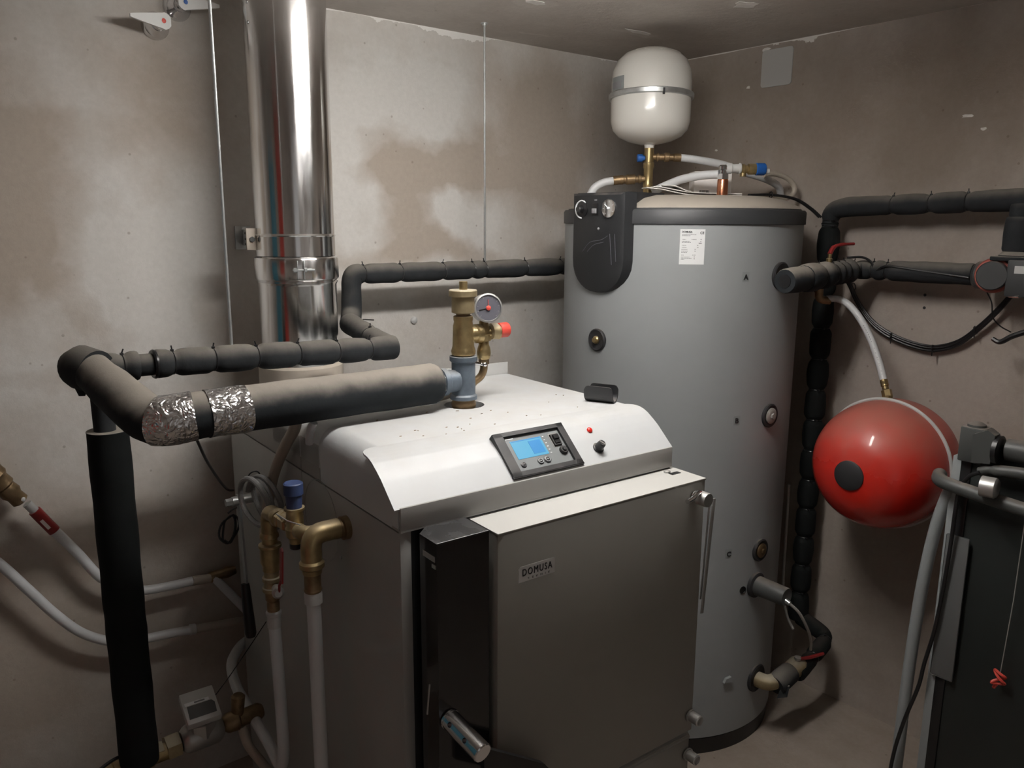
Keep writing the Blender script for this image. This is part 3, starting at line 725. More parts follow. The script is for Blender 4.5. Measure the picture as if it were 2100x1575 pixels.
mb = MB().lathe((GX+.015, TY, 1.408), (1, -.05, .02), [(0, .014), (.004, .019), (.020, .0195), (.024, .016), (.030, .013)], 24)
part('valve_neck', mb, 'brassdull', te)
part('red_cap', MB().lathe((GX+.040, TY, 1.409), (1, -.05, .02), [(0, .010), (.002, .0175), (.024, .0180), (.027, .016)], 28), 'redplastic', te)
mb = MB().hexn((GX, TY, 1.345), (GX, TY, 1.333), .0125); mb.tube(smooth_path([(GX, TY, 1.336), (GX, TY, 1.318), (GX-.006, TY+.004, 1.302), (GX-.030, TY+.012, 1.285)], .012, .004), .009, 14)
part('discharge_elbow', mb, 'brassdark', te)
mb = MB().box((GX-.018, TY-.006, 1.336), (.030, .007, .008), .003, Matrix.Rotation(.25, 3, 'Y')); mb.sphere((GX-.006, TY-.012, 1.334), .006)
part('wing_handle', mb, 'chrome', te)
part('discharge_pipe', MB().tube(spline([(GX-.020, TY+.010, 1.290), (GX-.042, TY+.035, 1.272), (GX-.075, TY+.065, 1.252), (GX-.115, TY+.095, 1.246)], 8), .0095, 14), 'hosedusty', te)

# ---------------- big insulated flow pipe from the tee to the left
bp = thing('insulated_flow_pipe', 'thick dusty black insulated pipe with two foil bands running left above the boiler', 'pipe', (-2.03, -.86, 1.25), boiler=True)
path = [(-1.500, -.860, 1.302), (-2.02, -.860, 1.300), (-2.102, -.855, 1.293), (-2.150, -.640, 1.350), (-2.160, -.585, 1.362)]
P = smooth_path(path, .055, .006)
d = [0.0]
for i in range(1, len(P)): d.append(d[-1]+(P[i]-P[i-1]).length)
def rbig(i):
    x = d[i]; v = .0455
    v *= 1+.012*math.sin(x*23)+.008*math.sin(x*57+1)
    if x > .60: v *= .95
    if x > .76: v *= 1-.10*min(1, (x-.76)/.05)
    if x < .012: v *= .90+.10*x/.012
    return v
part('foam_sleeve', MB().tube(P, rbig, 32), 'foam_dusty', bp, ang=70)
def foilband(x0, x1, wob):
    idx = [i for i in range(len(P)) if x0 <= d[i] <= x1]; fr = frames(P); rs = []
    for i in idx:
        tt, a, b = fr[i]; R = []
        for k in range(64):
            an = 2*PI*k/64
            s = wob*math.sin(an*2+x0*20)*(1 if i in (idx[0], idx[1]) else (.6 if i in (idx[-1], idx[-2]) else .3))
            R.append(P[i]+tt*s+(a*math.cos(an)+b*math.sin(an))*(rbig(i)+.0015+random.uniform(-.0005, .0006)))
        rs.append(R)
    return MB().rings(rs, False)
part('foil_band', foilband(.430, .510, .002), 'foil', bp, 'crinkled silver foil band, nearer the boiler', ang=70)
part('foil_band', foilband(.530, .600, .003), 'foil', bp, 'crinkled silver foil band around the bend', ang=70)
mb = MB()
part('torn_foam_end', MB().tube([(-2.150, -.612, 1.358), (-2.172, -.575, 1.364), (-2.186, -.556, 1.360)], [.044, .046, .036], 20).tube([(-2.176, -.590, 1.33), (-2.178, -.592, 1.308)], [.016, .006], 10), 'foam', bp, ang=60)

# ---------------- slimmer insulated return pipe A (crosses in front of the flue)
pa = thing('insulated_branch_pipe', 'slim black insulated pipe tied with cable ties crossing in front of the steel flue', 'pipe', (-1.80, -.47, 1.30))
foam(pa, [(-2.150, -.47, 1.358), (-2.090, -.47, 1.3565)], .031, [.03], rad=.01)
foam(pa, [(-2.091, -.47, 1.3565), (-2.058, -.47, 1.356)], .024, [], rad=.01)
foam(pa, [(-2.056, -.47, 1.356), (-1.93, -.47, 1.353), (-1.50, -.47, 1.338), (-1.462, -.47, 1.338)], .0305, [.04, .125, .225, .325, .43, .52], rad=.02)
part('joint_collar', MB().lathe((-2.061, -.47, 1.356), (1, 0, 0), [(0, .030), (.004, .032), (.008, .031)], 24), 'tie', pa)
foam(pa, [(-1.474, -.47, 1.338), (-1.468, -.36, 1.352), (-1.445, -.19, 1.372)], .029, [.12], rad=.03)
foam(pa, [(-1.440, -.190, 1.366), (-1.418, -.158, 1.40), (-1.413, -.152, 1.485), (-1.404, -.152, 1.508), (-1.380, -.152, 1.508)], .0295, [], rad=.02, puff=.2)
part('cable_tie_loop', MB().ring((-1.405, -.165, 1.375), (.2, .1, 1), .016, .0018, 20, 6).cyl((-1.392, -.175, 1.377), (-1.360, -.185, 1.374), .0016, 6), 'tie', pa)
pb = thing('insulated_wall_pipe', 'black insulated pipe running right along the back wall into the grey tank', 'pipe', (-1.0, -.14, 1.50))
foam(pb, [(-1.392, -.152, 1.508), (-1.380, -.152, 1.508), (-.56, -.152, 1.506), (-.40, -.152, 1.506)], .029, [.020, .145, .30, .415, .465, .64, .80], rad=.02)
for nm, x, y, z0, z1, lab in (('hanging_rod', -1.887, -.47, 1.383, H, 'thin threaded rod hanging left of the flue, holding the slim pipe'),
                              ('hanging_rod', -.925, -.152, 1.533, H, 'thin threaded rod hanging from the ceiling to the wall pipe')):
    r = thing(nm, lab, 'rod', (x, y, z0), group='threaded rods that carry the insulated pipes')
    part('rod', MB().cyl((x, y, z0-.012), (x, y, z1), .0034, 10), 'zinc', r)
    part('ceiling_nut', MB().lathe((x, y, z1), (0, 0, -1), [(0, .012), (.002, .012), (.002, .007), (.008, .007)], 12), 'zinc', r)

# ---------------- big vertical insulated pipe on the left
vp = thing('insulated_drop_pipe', 'thick clean black insulated pipe dropping vertically at the left', 'pipe', (-2.160, -.470, .42))
mb = MB().tube(smooth_path([(-2.160, -.470, .440), (-2.161, -.470, .80), (-2.160, -.470, 1.225)], .05, .03), lambda i: .0415+.0008*math.sin(i*1.3), 32)
part('foam_sleeve', mb, 'foam_clean', vp)
part('foam_sleeve', MB().cyl((-2.165, -.470, 1.215), (-2.166, -.470, 1.335), .0215, 24), 'foam', vp)
part('foam_cut_end', MB().lathe((-2.160, -.470, 1.2245), (0, 0, 1), [(0, .0415), (.0015, .0412), (.002, .022)], 32), 'foam_dusty', vp)

# ================================================================== FLUE
FX, FY, FR = -1.6227, -.250, .1013
fl = thing('steel_flue', 'tall shiny stainless steel flue pipe rising behind the boiler to the ceiling', 'flue', (FX, FY, 1.20))
part('pipe_section', MB().lathe((FX, FY, 1.627), (0, 0, 1), [(0, FR), (H-1.627, FR)], 72), 'flue', fl)
part('pipe_section', MB().lathe((FX, FY, 1.571), (0, 0, 1), [(0, FR+.001), (.049, FR+.001), (.052, FR+.0033), (.055, FR+.001), (.0565, FR)], 72), 'flue', fl)
cb = part('clamp_band', MB().lathe((FX, FY, 1.507), (0, 0, 1), [(0, FR), (.004, FR+.0056), (.008, FR+.007), (.055, FR+.007), (.059, FR+.0056), (.063, FR)], 72), 'flue', fl, 'wide locking band with a bolt')
dirc = Vector((-2.53-FX, -2.28-FY, 0)).normalized()
ang0 = math.atan2(dirc.y, dirc.x)+.12; dc = Vector((math.cos(ang0), math.sin(ang0), 0)); sv = Vector((-dc.y, dc.x, 0))
q = Vector((FX, FY, 1.538))+dc*(FR+.011)
rot = Matrix.Rotation(ang0, 3, 'Z')
part('clamp_lug', MB().box(q-sv*.012, (.010, .002, .046), .0005, rot), 'zinc', cb)
part('clamp_lug', MB().box(q+sv*.004, (.010, .002, .046), .0005, rot), 'zinc', cb)
mb = MB().cyl(q-sv*.024+dc*.002, q+sv*.030+dc*.002, .0026, 10); mb.hexn(q-sv*.022+dc*.002, q-sv*.014+dc*.002, .006); mb.hexn(q+sv*.005+dc*.002, q+sv*.011+dc*.002, .006)
part('clamp_bolt', mb, 'zinc', cb)
part('pipe_section', MB().lathe((FX, FY, 1.202), (0, 0, 1), [(0, FR), (.293, FR), (.301, FR+.004), (.305, FR)], 72), 'flue', fl)
part('base_collar', MB().lathe((FX, FY, 1.2005), (0, 0, 1), [(0, FR+.010), (.080, FR+.010), (.086, FR+.002)], 48), 'hosedusty', fl)
for z in (2.176, 2.130):
    a = math.radians(186); n_ = Vector((math.cos(a), math.sin(a), 0))
    part('rivet', MB().lathe(Vector((FX, FY, z))+n_*(FR-.001), n_, [(0, .0045), (.002, .004), (.0035, .002)], 12), 'chrome', fl)
br = thing('wall_bracket', 'small pale metal bracket with screws fixing the flue to the wall', 'bracket', (-1.70, -.02, 1.61))
pa_, pb_ = Vector((-1.668, -.004, 1.613)), Vector((-1.735, -.232, 1.613))
dv_ = (pb_-pa_); rt_ = Matrix.Rotation(math.atan2(dv_.y, dv_.x), 3, 'Z')
part('bracket_arm', MB().box((pa_+pb_)/2, (dv_.length, .005, .044), .001, rt_), 'zinc', br)
part('bracket_foot', MB().bb(-1.692, -1.648, -.006, 0, 1.580, 1.645, .001), 'zinc', br)
part('bracket_ear', MB().bb(-1.750, -1.722, -.240, -.234, 1.586, 1.641, .001), 'hosedusty', br)
for k, z in enumerate((1.598, 1.612, 1.627)):
    p_ = pa_+dv_*.55+Vector((0, 0, z-1.613)); n_ = Vector((dv_.y, -dv_.x, 0)).normalized()
    if n_.x > 0: n_ = -n_
    part('screw', MB().lathe(p_+n_*.002, n_, [(0, .005), (.003, .004), (.005, .002)], 10), 'tie', br)
part('bolt_head', MB().hexn((-1.736, -.240, 1.613), (-1.736, -.245, 1.613), .007), 'darkplastic', br)

# ================================================================== TAPS high on the wall
def tap(cx, cz, side, lab, dot, dotlab):
    t = thing('lever_tap', lab, 'tap', (cx, 0, cz), group='pair of chrome lever taps high on the wall')
    part('escutcheon', MB().lathe((cx, 0, cz), (0, -1, 0), [(0, .034), (.004, .034), (.012, .029), (.024, .019), (.030, .017)], 36), 'chrome', t)
    part('stem', MB().lathe((cx, -.028, cz), (0, -1, 0), [(0, .016), (.022, .016), (.024, .019), (.036, .0205), (.040, .018)], 28), 'chrome', t)
    out = []; n = 20
    for i in range(n+1):
        s = i/n; x = -.018 + s*.098
        wv = .0205*math.sqrt(max(0, 1-((x)/.0205)**2)) if x < 0 else .0205*(1-s)**.9*1.05+.0035*s
        out.append((x, max(wv, .0015)))
    zz = [Vector((cx+side*x, -.066-.012*(x/.08 if x > 0 else 0), cz+wv+.10*abs(x)*0)) for x, wv in out]
    zb = [Vector((cx+side*x, -.066-.012*(x/.08 if x > 0 else 0), cz-wv)) for x, wv in out]
    poly = zz+zb[::-1]
    h = part('lever_handle', MB().prism(poly, (0, -.009, 0)), 'lampbody', t, 'white-chrome lever')
    part('colour_dot', MB().lathe((cx, -.075, cz), (0, -1, 0), [(0, .006), (.001, .006), (.002, .003)], 20), dot, h, dotlab)
tap(-1.864, 2.145, -1, 'chrome lever tap with a red dot, pointing left, lower of the pair', 'redplastic', 'red dot')
tap(-1.806, 2.198, 1, 'chrome lever tap with a blue dot, pointing right, upper of the pair', 'blue', 'blue dot')
single('wall_plug', MB().lathe((-1.108, 0, 1.338), (0, -1, 0), [(0, .012), (.006, .012), (.010, .009), (.012, .004)], 20), 'wallplate', 'small pale round plug on the back wall right of the flue', 'plug', (-1.108, 0, 1.338))

# ================================================================== HOSES ON THE LEFT WALL
h1 = thing('white_wall_pipe', 'upper white plastic pipe with a red label sagging along the left of the back wall', 'pipe', (-2.33, -.05, .64), group='white plastic pipes sagging along the wall')
part('pipe', MB().tube(spline([(-2.222, -.055, .890), (-2.175, -.055, .815), (-2.125, -.055, .730), (-2.07, -.055, .685), (-2.02, -.055, .664), (-1.95, -.055, .657), (-1.895, -.055, .655)], 10), .0125, 16), 'hose', h1)
part('pipe_end', MB().tube([(-1.895, -.055, .655), (-1.845, -.055, .648)], .0135, 16), 'hosedusty', h1)
mb = MB().tube([(-2.258, -.055, .948), (-2.220, -.055, .886)], .0145, 20); lbh = part('red_label', mb, 'redgrip', h1, 'red tape label')
dirh = Vector((.038, 0, -.062)).normalized()
part('label_print', MB().box((-2.240, -.0700, .912), (.008, .001, .030), 0, Matrix.Rotation(math.atan2(-dirh.x, -dirh.z)+PI, 3, 'Y')), 'card', lbh)
part('pipe_nipple', MB().cyl((-2.272, -.055, .970), (-2.256, -.055, .945), .011, 14).sphere((-2.282, -.062, .985), .008), 'wallplate', h1)
mb = MB().lathe((-2.345, -.050, 1.065), Vector((.07, 0, -.10)), [(0, .030), (.02, .032), (.03, .026), (.05, .027), (.055, .022), (.075, .024), (.085, .019), (.105, .020), (.11, .013)], 20)
part('brass_elbow', mb, 'brassdark', h1); 
mb = MB().lathe((-2.33, 0, 1.055), (0, -1, 0), [(0, .022), (.06, .022)], 20); part('wall_stub', mb, 'brassdark', h1)
h2 = thing('white_wall_pipe', 'lower white plastic pipe sagging along the left of the back wall', 'pipe', (-2.40, -.06, .50), group='white plastic pipes sagging along the wall')
part('pipe', MB().tube(spline([(-2.46, -.060, .965), (-2.40, -.06, .90), (-2.345, -.060, .832), (-2.29, -.060, .745), (-2.242, -.060, .668), (-2.19, -.06, .60), (-2.136, -.060, .557), (-2.08, -.06, .532), (-2.022, -.060, .524), (-1.96, -.06, .518), (-1.905, -.060, .510)], 10), .0125, 16), 'hose', h2)
part('coupler', MB().lathe((-1.915, -.060, .512), (1, 0, -.12), [(0, .013), (.002, .0155), (.016, .0155), (.018, .013)], 20), 'wallplate', h2)
part('pipe_end', MB().tube([(-1.900, -.060, .5095), (-1.77, -.060, .492), (-1.70, -.06, .485)], .0125, 16), 'hosedusty', h2)
h3 = thing('branch_pipe', 'short dusty pipe with a worn tee joining the upper wall pipe behind the boiler lever', 'pipe', (-1.80, -.05, .50))
part('pipe', MB().tube([(-1.835, -.055, .650), (-1.748, -.070, .520), (-1.70, -.075, .45)], .0125, 14), 'hose', h3)
part('worn_tee', MB().lathe((-1.850, -.050, .648), (1, 0, .05), [(0, .012), (.008, .016), (.02, .017), (.04, .014), (.055, .017), (.08, .012)], 14), 'brassdark', h3)

# black cables near the boiler's left edge
c1 = thing('sensor_cable', 'thin black cable hanging from the foil-wrapped pipe to the boiler edge', 'cable', (-2.0, -.3, 1.0))
part('cable', MB().tube(spline([(-2.055, -.705, 1.250), (-1.985, -.545, 1.145), (-1.90, -.36, 1.035), (-1.82, -.18, .945), (-1.76, -.05, .895)], 10), .0032, 8), 'cable', c1)
c2 = thing('coiled_cable', 'small loose coil of thin black cable hung behind the lever bolt', 'cable', (-1.84, -.2, .86))
pts = []
for k in range(70):
    a = k/70*2*PI*2.6; r1 = .040+.004*math.sin(k*.7); pts.append(Vector((-1.850, -.255, .862))+Vector((.777, -.629, 0))*(.022+.003*math.sin(k*.37))*math.sin(a+.4)+Vector((0, 0, r1*.95*math.cos(a)))+Vector((.004*math.sin(k*.3), 0, 0)))
part('cable', MB().tube(pts, .0030, 8), 'cable', c2)
part('tail', MB().tube(spline([(-1.846, -.25, .905), (-1.84, -.28, .925), (-1.83, -.33, .945)], 6), .0030, 8), 'cable', c2)
c3 = thing('coiled_hose', 'coil of grey braided tubing hanging beside the dark blue valve head', 'hose', (-1.83, -.6, 1.0), boiler=True)
pts = []
for k in range(90):
    a = k/90*2*PI*2.7; pts.append(Vector((-1.838+.018*math.sin(a*.37), -.628+.092*math.cos(a), 1.020+(.052+.006*math.sin(a*.5))*math.sin(a))))
part('tubing', MB().tube(pts, .0065, 10), 'greyhose', c3)
part('tail', MB().tube(spline([pts[-1], (-1.84, -.78, 1.035), (-1.85, -.86, 1.072), (-1.855, -.895, 1.092)], 8), .0045, 8), 'greyhose', c3)
part('cable_tie', MB().ring((-1.838, -.590, 1.072), (0, 1, .2), .014, .0018, 16, 6), 'tie', c3)
bgp = thing('overflow_pipe', 'dusty beige plastic pipe curving down from under the thick pipe along the boiler side', 'pipe', (-1.83, -.6, .9), boiler=True)
part('pipe', MB().tube(spline([(-1.803, -.785, 1.262), (-1.803, -.775, 1.225), (-1.805, -.715, 1.170), (-1.808, -.640, 1.085), (-1.810, -.575, .965), (-1.810, -.55, .90)], 10), .0125, 14), 'hosedusty', bgp)
wp = thing('vent_pipe', 'short pale curved pipe end poking out under the thick insulated pipe', 'pipe', (-1.80, -.84, 1.22), boiler=True)
part('pipe', MB().tube(spline([(-1.797, -.866, 1.254), (-1.801, -.858, 1.240), (-1.801, -.850, 1.225), (-1.799, -.842, 1.205)], 8), .0085, 12), 'hose', wp)

# ================================================================== SIDE VALVES of the boiler
def brass_stack(par, p, prof_list, ax=(0, 0, -1)):
    """consecutive fittings along ax from p: (name, profile, material)"""
    p = Vector(p); ax = Vector(ax)
    for name, prof, m in prof_list:
        part(name, MB().lathe(p, ax, prof, 28), m, par)
        p = p+ax*prof[-1][0]
    return p
sv1 = thing('thermal_valve', 'brass valve assembly with a dark blue head and red lever on the boiler side', 'valve', (-1.86, -.80, .75), boiler=True)
part('blue_head', MB().lathe((-1.862, -.905, 1.148), (0, 0, -1), [(0, .017), (.002, .0195), (.024, .0195), (.026, .0165), (.052, .0155), (.054, .012)], 28), 'darkblue', sv1)
part('sensor_nub', MB().sphere((-1.862, -.883, 1.094), .011).cyl((-1.862, -.883, 1.094), (-1.862, -.905, 1.094), .008, 12), 'cable', sv1)
mb = MB().lathe((-1.862, -.905, 1.096), (0, 0, -1), [(0, .0205), (.005, .0205), (.006, .016), (.020, .0175), (.040, .0175), (.044, .020), (.060, .019), (.066, .014), (.078, .012)], 28)
mb.lathe((-1.862, -.905, 1.048), (0, 1, 0), [(0, .013), (.03, .013), (.034, .0175), (.062, .018), (.064, .020), (.076, .020), (.078, .012)], 6)
part('valve_body', mb, 'brass', sv1)
part('bottom_plug', MB().lathe((-1.862, -.905, 1.020), (0, 0, -1), [(0, .013), (.010, .013), (.012, .010)], 16), 'cable', sv1)
part('wire_clip', MB().tube([(-1.885, -.895, 1.072), (-1.888, -.875, 1.078), (-1.888, -.935, 1.082), (-1.870, -.955, 1.076)], .0014, 6), 'zinc', sv1)
part('inlet_elbow', MB().tube(smooth_path([(-1.862, -.925, 1.052), (-1.862, -.955, 1.055), (-1.785, -.960, 1.050)], .02, .004), .0155, 20), 'brass', sv1)
part('elbow', MB().tube(smooth_path([(-1.862, -.800, 1.044), (-1.862, -.748, 1.040), (-1.862, -.745, .985)], .026, .004), .0175, 24).lathe((-1.862, -.818, 1.044), (0, 1, 0), [(0, .0185), (.010, .0205), (.020, .0185)], 24), 'brass', sv1)
endp = brass_stack(sv1, (-1.862, -.745, .992), [
    ('fitting', [(0, .0175), (.006, .0205), (.012, .0205), (.014, .017), (.026, .0165)], 'brass'),
    ('check_valve', [(0, .0165), (.003, .0245), (.008, .0250), (.012, .0225), (.044, .0225), (.050, .0195), (.064, .0185), (.066, .016)], 'brass'),
    ('ball_valve', [(0, .016), (.012, .0165), (.014, .0205), (.022, .0205), (.024, .0175), (.036, .0185), (.038, .0215), (.046, .0215), (.048, .0165)], 'brassdull'),
    ('fitting', [(0, .0165), (.018, .0165), (.024, .0125), (.028, .014), (.046, .014)], 'brassdark'),
    ('press_sleeve', [(0, .014), (.004, .0175), (.010, .0175), (.012, .0155), (.040, .0155)], 'wallplate')])
part('valve_stem', MB().lathe((-1.862, -.770, .868), (-.2, -1, .05), [(0, .010), (.02, .010), (.022, .013), (.030, .013), (.034, .008)], 16), 'satin', sv1)
part('red_lever', MB().prism([(-1.868, -.812, .900), (-1.868, -.824, .900), (-1.866, -.830, .975), (-1.866, -.824, .982), (-1.866, -.818, .980)], (.004, 0, 0)).tube([(-1.866, -.800, .870), (-1.867, -.806, .890), (-1.866, -.817, .905)], .003, 8), 'redgrip', sv1, 'red lever')
hz1 = thing('looped_hose', 'white plastic hose hanging from the brass stack and looping up behind the boiler edge', 'hose', (-1.86, -.6, .40), boiler=True)
part('hose', MB().tube(smooth_path([(endp.x, endp.y, endp.z+.012), (-1.861, -.752, .64), (-1.864, -.768, .47), (-1.864, -.745, .400), (-1.862, -.670, .418), (-1.860, -.400, .440), (-1.852, -.330, .470), (-1.80, -.240, .462), (-1.74, -.150, .43)], .045, .01, 8), .0135, 16), 'hose', hz1)
sv2 = thing('return_elbow', 'brass elbow on the boiler side feeding a straight white pipe down', 'valve', (-1.86, -.985, .95), boiler=True)
part('wall_socket', MB().lathe((XL, -.985, 1.062), (-1, 0, 0), [(0, .024), (.012, .024), (.014, .019), (.03, .019)], 24), 'brassdark', sv2)
part('elbow', MB().tube(smooth_path([(-1.805, -.985, 1.064), (-1.862, -.985, 1.064), (-1.862, -.985, 1.000)], .034, .004), .0205, 24), 'brass', sv2)
endq = brass_stack(sv2, (-1.862, -.985, 1.012), [
    ('collar', [(0, .0205), (.005, .0245), (.014, .0245), (.018, .020), (.028, .0185)], 'brass'),
    ('fitting', [(0, .0165), (.030, .0165), (.034, .0180), (.038, .0165)], 'brassdark'),
    ('press_sleeve', [(0, .0165), (.004, .0175), (.024, .0175), (.026, .015)], 'wallplate')])
hz2 = thing('straight_hose', 'straight white plastic pipe running down the boiler side to the floor', 'hose', (-1.862, -.985, 0), boiler=True)
part('hose', MB().tube(spline([(endq.x, endq.y, endq.z+.008), (-1.862, -.986, .70), (-1.863, -.988, .40), (-1.864, -.99, .02)], 12), .0140, 16), 'hose', hz2)

# ================================================================== FLOW METER at the bottom of the drop pipe
fm = thing('flow_meter', 'small grey electronic meter box on a brass pipe run low by the boiler', 'meter', (-2.02, -.45, .40))
ax = Vector((1, 0, .0))
part('brass_pipe', MB().lathe((-2.29, -.455, .430), ax, [(0, .012), (.05, .012), (.052, .018), (.075, .018), (.077, .024), (.16, .024), (.162, .020), (.205, .020)], 24), 'brass', fm)
part('union_nut', MB().hexn((-2.120, -.45, .432), (-2.105, -.45, .432), .024).hexn((-2.098, -.45, .433), (-2.066, -.45, .434), .030), 'brassdull', fm)
mb = MB().lathe((-2.062, -.45, .436), ax, [(0, .022), (.008, .030), (.016, .034), (.082, .034), (.09, .030), (.098, .022)], 28)
mb.lathe((-2.013, -.45, .440), (0, 0, 1), [(0, .036), (.034, .036), (.036, .034)], 8)
part('meter_body', mb, 'satin', fm)
mbx = Matrix.Rotation(math.radians(-3), 3, 'Z') @ Matrix.Rotation(math.radians(28), 3, 'X')
bxp = part('display_box', MB().box((-2.018, -.470, .520), (.078, .085, .022), .003, mbx), 'wallplate', fm, 'light grey display box')
nb = mbx @ Vector((0, 0, 1)); xb = mbx @ Vector((1, 0, 0)); yb = mbx @ Vector((0, 1, 0)); cb_ = Vector((-2.018, -.470, .520))+nb*.0112
part('display_window', MB().prism([cb_+xb*a+yb*b for a, b in ((-.032, -.030), (.030, -.030), (.032, -.004), (.026, .004), (-.030, .004))], nb*.0008), 'glassgrey', bxp)
part('print_strip', MB().prism([cb_+xb*a+yb*b for a, b in ((-.034, .006), (.022, .006), (.022, .014), (-.034, .014))], nb*.0008), 'whiteink', bxp)
part('print_mark', MB().prism([cb_+xb*a+yb*b for a, b in ((-.012, .008), (.012, .008), (.012, .012), (-.012, .012))], nb*.0012), 'greyink', bxp)
part('tee_fitting', MB().lathe((-1.962, -.45, .438), ax, [(0, .016), (.01, .024), (.035, .026), (.04, .020), (.09, .022), (.10, .016)], 20).lathe((-1.925, -.45, .45), (.1, 0, 1), [(0, .015), (.05, .017), (.055, .012)], 18), 'brassdark', fm)
part('meter_wire', MB().tube(spline([(-1.978, -.46, .53), (-1.93, -.44, .56), (-1.86, -.40, .60), (-1.80, -.36, .63)], 8), .0012, 6), 'cable', fm)
dp = thing('drain_pipe', 'short dusty white pipe slanting down from the brass run at the bottom of the frame', 'pipe', (-1.86, -.45, .2))
part('pipe', MB().tube(spline([(-1.918, -.455, .42), (-1.905, -.46, .36), (-1.868, -.47, .285), (-1.81, -.49, .15), (-1.80, -.49, .02)], 8), .0115, 14), 'hosedusty', dp)
cl = thing('black_floor_cable', 'black cable looping at the foot of the thick black pipe', 'cable', (-2.25, -.47, .44))
part('cable', MB().tube(spline([(-2.33, -.52, .40), (-2.27, -.49, .452), (-2.215, -.47, .468), (-2.17, -.46, .46)], 8), .004, 8), 'cable', cl)

# ================================================================== GREY STORAGE TANK
TKX, TKY, TR = -.443, -.566, .3736
def TK(deg, z, r=None):
    a = math.radians(deg); r = TR if r is None else r
    return Vector((TKX+r*math.cos(a), TKY+r*math.sin(a), z))
def TN(deg): a = math.radians(deg); return Vector((math.cos(a), math.sin(a), 0))
def TT(deg): a = math.radians(deg); return Vector((-math.sin(a), math.cos(a), 0))
tk = thing('storage_tank', 'tall grey cylindrical water tank in the corner with black control panel', 'water tank', (TKX, TKY, 0))
part('jacket', MB().lathe((TKX, TKY, .060), (0, 0, 1), [(0, TR), (1.60, TR)], 128), 'tank', tk)
part('base_ring', MB().lathe((TKX, TKY, 0), (0, 0, 1), [(0, TR-.006), (.055, TR-.003), (.060, TR-.02)], 96), 'cable', tk)
part('top_band', MB().lathe((TKX, TKY, 1.656), (0, 0, 1), [(0, TR), (.001, TR+.005), (.036, TR+.005), (.042, TR+.001), (.043, TR-.012)], 128), 'band', tk)
part('lid', MB().lathe((TKX, TKY, 1.690), (0, 0, 1), [(0, TR-.010), (.012, TR-.010), (.020, TR-.018), (.040, TR-.060), (.050, TR-.115), (.053, TR-.2), (.054, .02)], 128), 'lid', tk)
# control housing on the tank's left face
HXF = -.836
hy0, hy1 = -.672, -.470                     # right and left edge
def housing_outline(xx, z1=1.742):
    pts = [(hy0, z1), (hy0, 1.560)]
    cy = (hy0+hy1)/2; hw = (hy1-hy0)/2
    for k in range(15):
        a = PI*k/14; pts.append((cy-hw*math.cos(a), 1.560-.098*math.sin(a)**.9))
    pts += [(hy1, z1)]
    return [Vector((xx, y, z)) for y, z in pts]
mb = MB()
o1 = housing_outline(HXF); o2 = [Vector((HXF+.010, v.y+(.003 if v.y > -.57 else -.004), v.z+(.002 if v.z > 1.7 else -.006))) for v in o1]
o3 = [Vector((TKX-TR*.93, v.y+(.006 if v.y > -.57 else -.016), v.z+(.002 if v.z > 1.7 else -.010))) for v in o1]
mb.rings([[v+Vector((.004, (v.y+.57)*-.06, (v.z-1.6)*-.03)) for v in o1], o2, o3])
hs = part('control_housing', mb, 'housing', tk, 'black control panel with dials')
mb = MB().prism([(TKX-TR*.98, hy0-.002, 1.700), (TKX-TR*.98, hy1+.004, 1.700), (TKX-.20, hy1+.006, 1.700), (TKX-.20, hy0+.01, 1.700)], (0, 0, .046))
part('housing_top', mb, 'housing', hs)
XF = HXF+.0040
nX = Vector((-1, 0, 0))
d1y, d1z = -.511, 1.698
part('thermostat_dial', MB().lathe((XF, d1y, d1z), nX, [(0, .0225), (.003, .0225), (.004, .019), (.006, .012), (.018, .010), (.020, .008)], 32), 'tie', hs)
mb = MB(); pts = [Vector((XF-.004, d1y+.025*math.sin(a), d1z+.025*math.cos(a))) for a in [math.radians(-40+k*10) for k in range(23)]]
mb.tube(pts, .0022, 6); part('dial_rim', mb, 'whiteink', hs)
sw = part('rocker_switch', MB().bb(XF-.004, XF, -.577, -.555, 1.682, 1.715, .001), 'tie', hs)
part('rocker', MB().bb(XF-.009, XF-.003, -.574, -.558, 1.686, 1.700, .001), 'greyink', sw)
part('flame_mark', MB().bb(XF-.001, XF, -.571, -.561, 1.722, 1.726), 'greyink', hs)
tg = part('temperature_gauge', MB().lathe((XF, -.622, 1.700), nX, [(0, .026), (.004, .027), (.006, .026), (.005, .0235)], 36), 'chrome', hs)
part('gauge_face', MB().lathe((XF-.003, -.622, 1.700), nX, [(0, .0235), (.001, .0235)], 32), 'tie', tg)
mb = MB()
for k in range(7):
    a = math.radians(-60+50*k); q = Vector((XF-.0045, -.622+.017*math.sin(a), 1.700+.017*math.cos(a))); mb.cyl(q, q+Vector((0, .005*math.sin(a), .005*math.cos(a))), .0009, 5)
mb.sphere((XF-.006, -.622, 1.700), .0042); mb.cyl((XF-.006, -.622, 1.700), (XF-.006, -.607, 1.712), .0012, 6)
part('gauge_needle', mb, 'whiteink', tg)
mb = MB().tube(spline([(XF-.0002, -.515, 1.575), (XF-.0002, -.545, 1.602), (XF-.0002, -.590, 1.610), (XF-.0002, -.618, 1.622)], 8), .0008, 6)
mb.tube(spline([(XF-.0002, -.535, 1.575), (XF-.0002, -.562, 1.595), (XF-.0002, -.602, 1.604)], 8), .0009, 6)
mb.tube([(XF-.0002, -.626, 1.628), (XF-.0002, -.636, 1.54)], .0009, 6); mb.tube([(XF-.0002, -.645, 1.628), (XF-.0002, -.653, 1.55)], .0008, 6)
part('moulded_lines', mb, 'dial', hs, kind='stuff')
part('small_catch', MB().sphere((XF, -.580, 1.642), .004), 'greyink', hs)
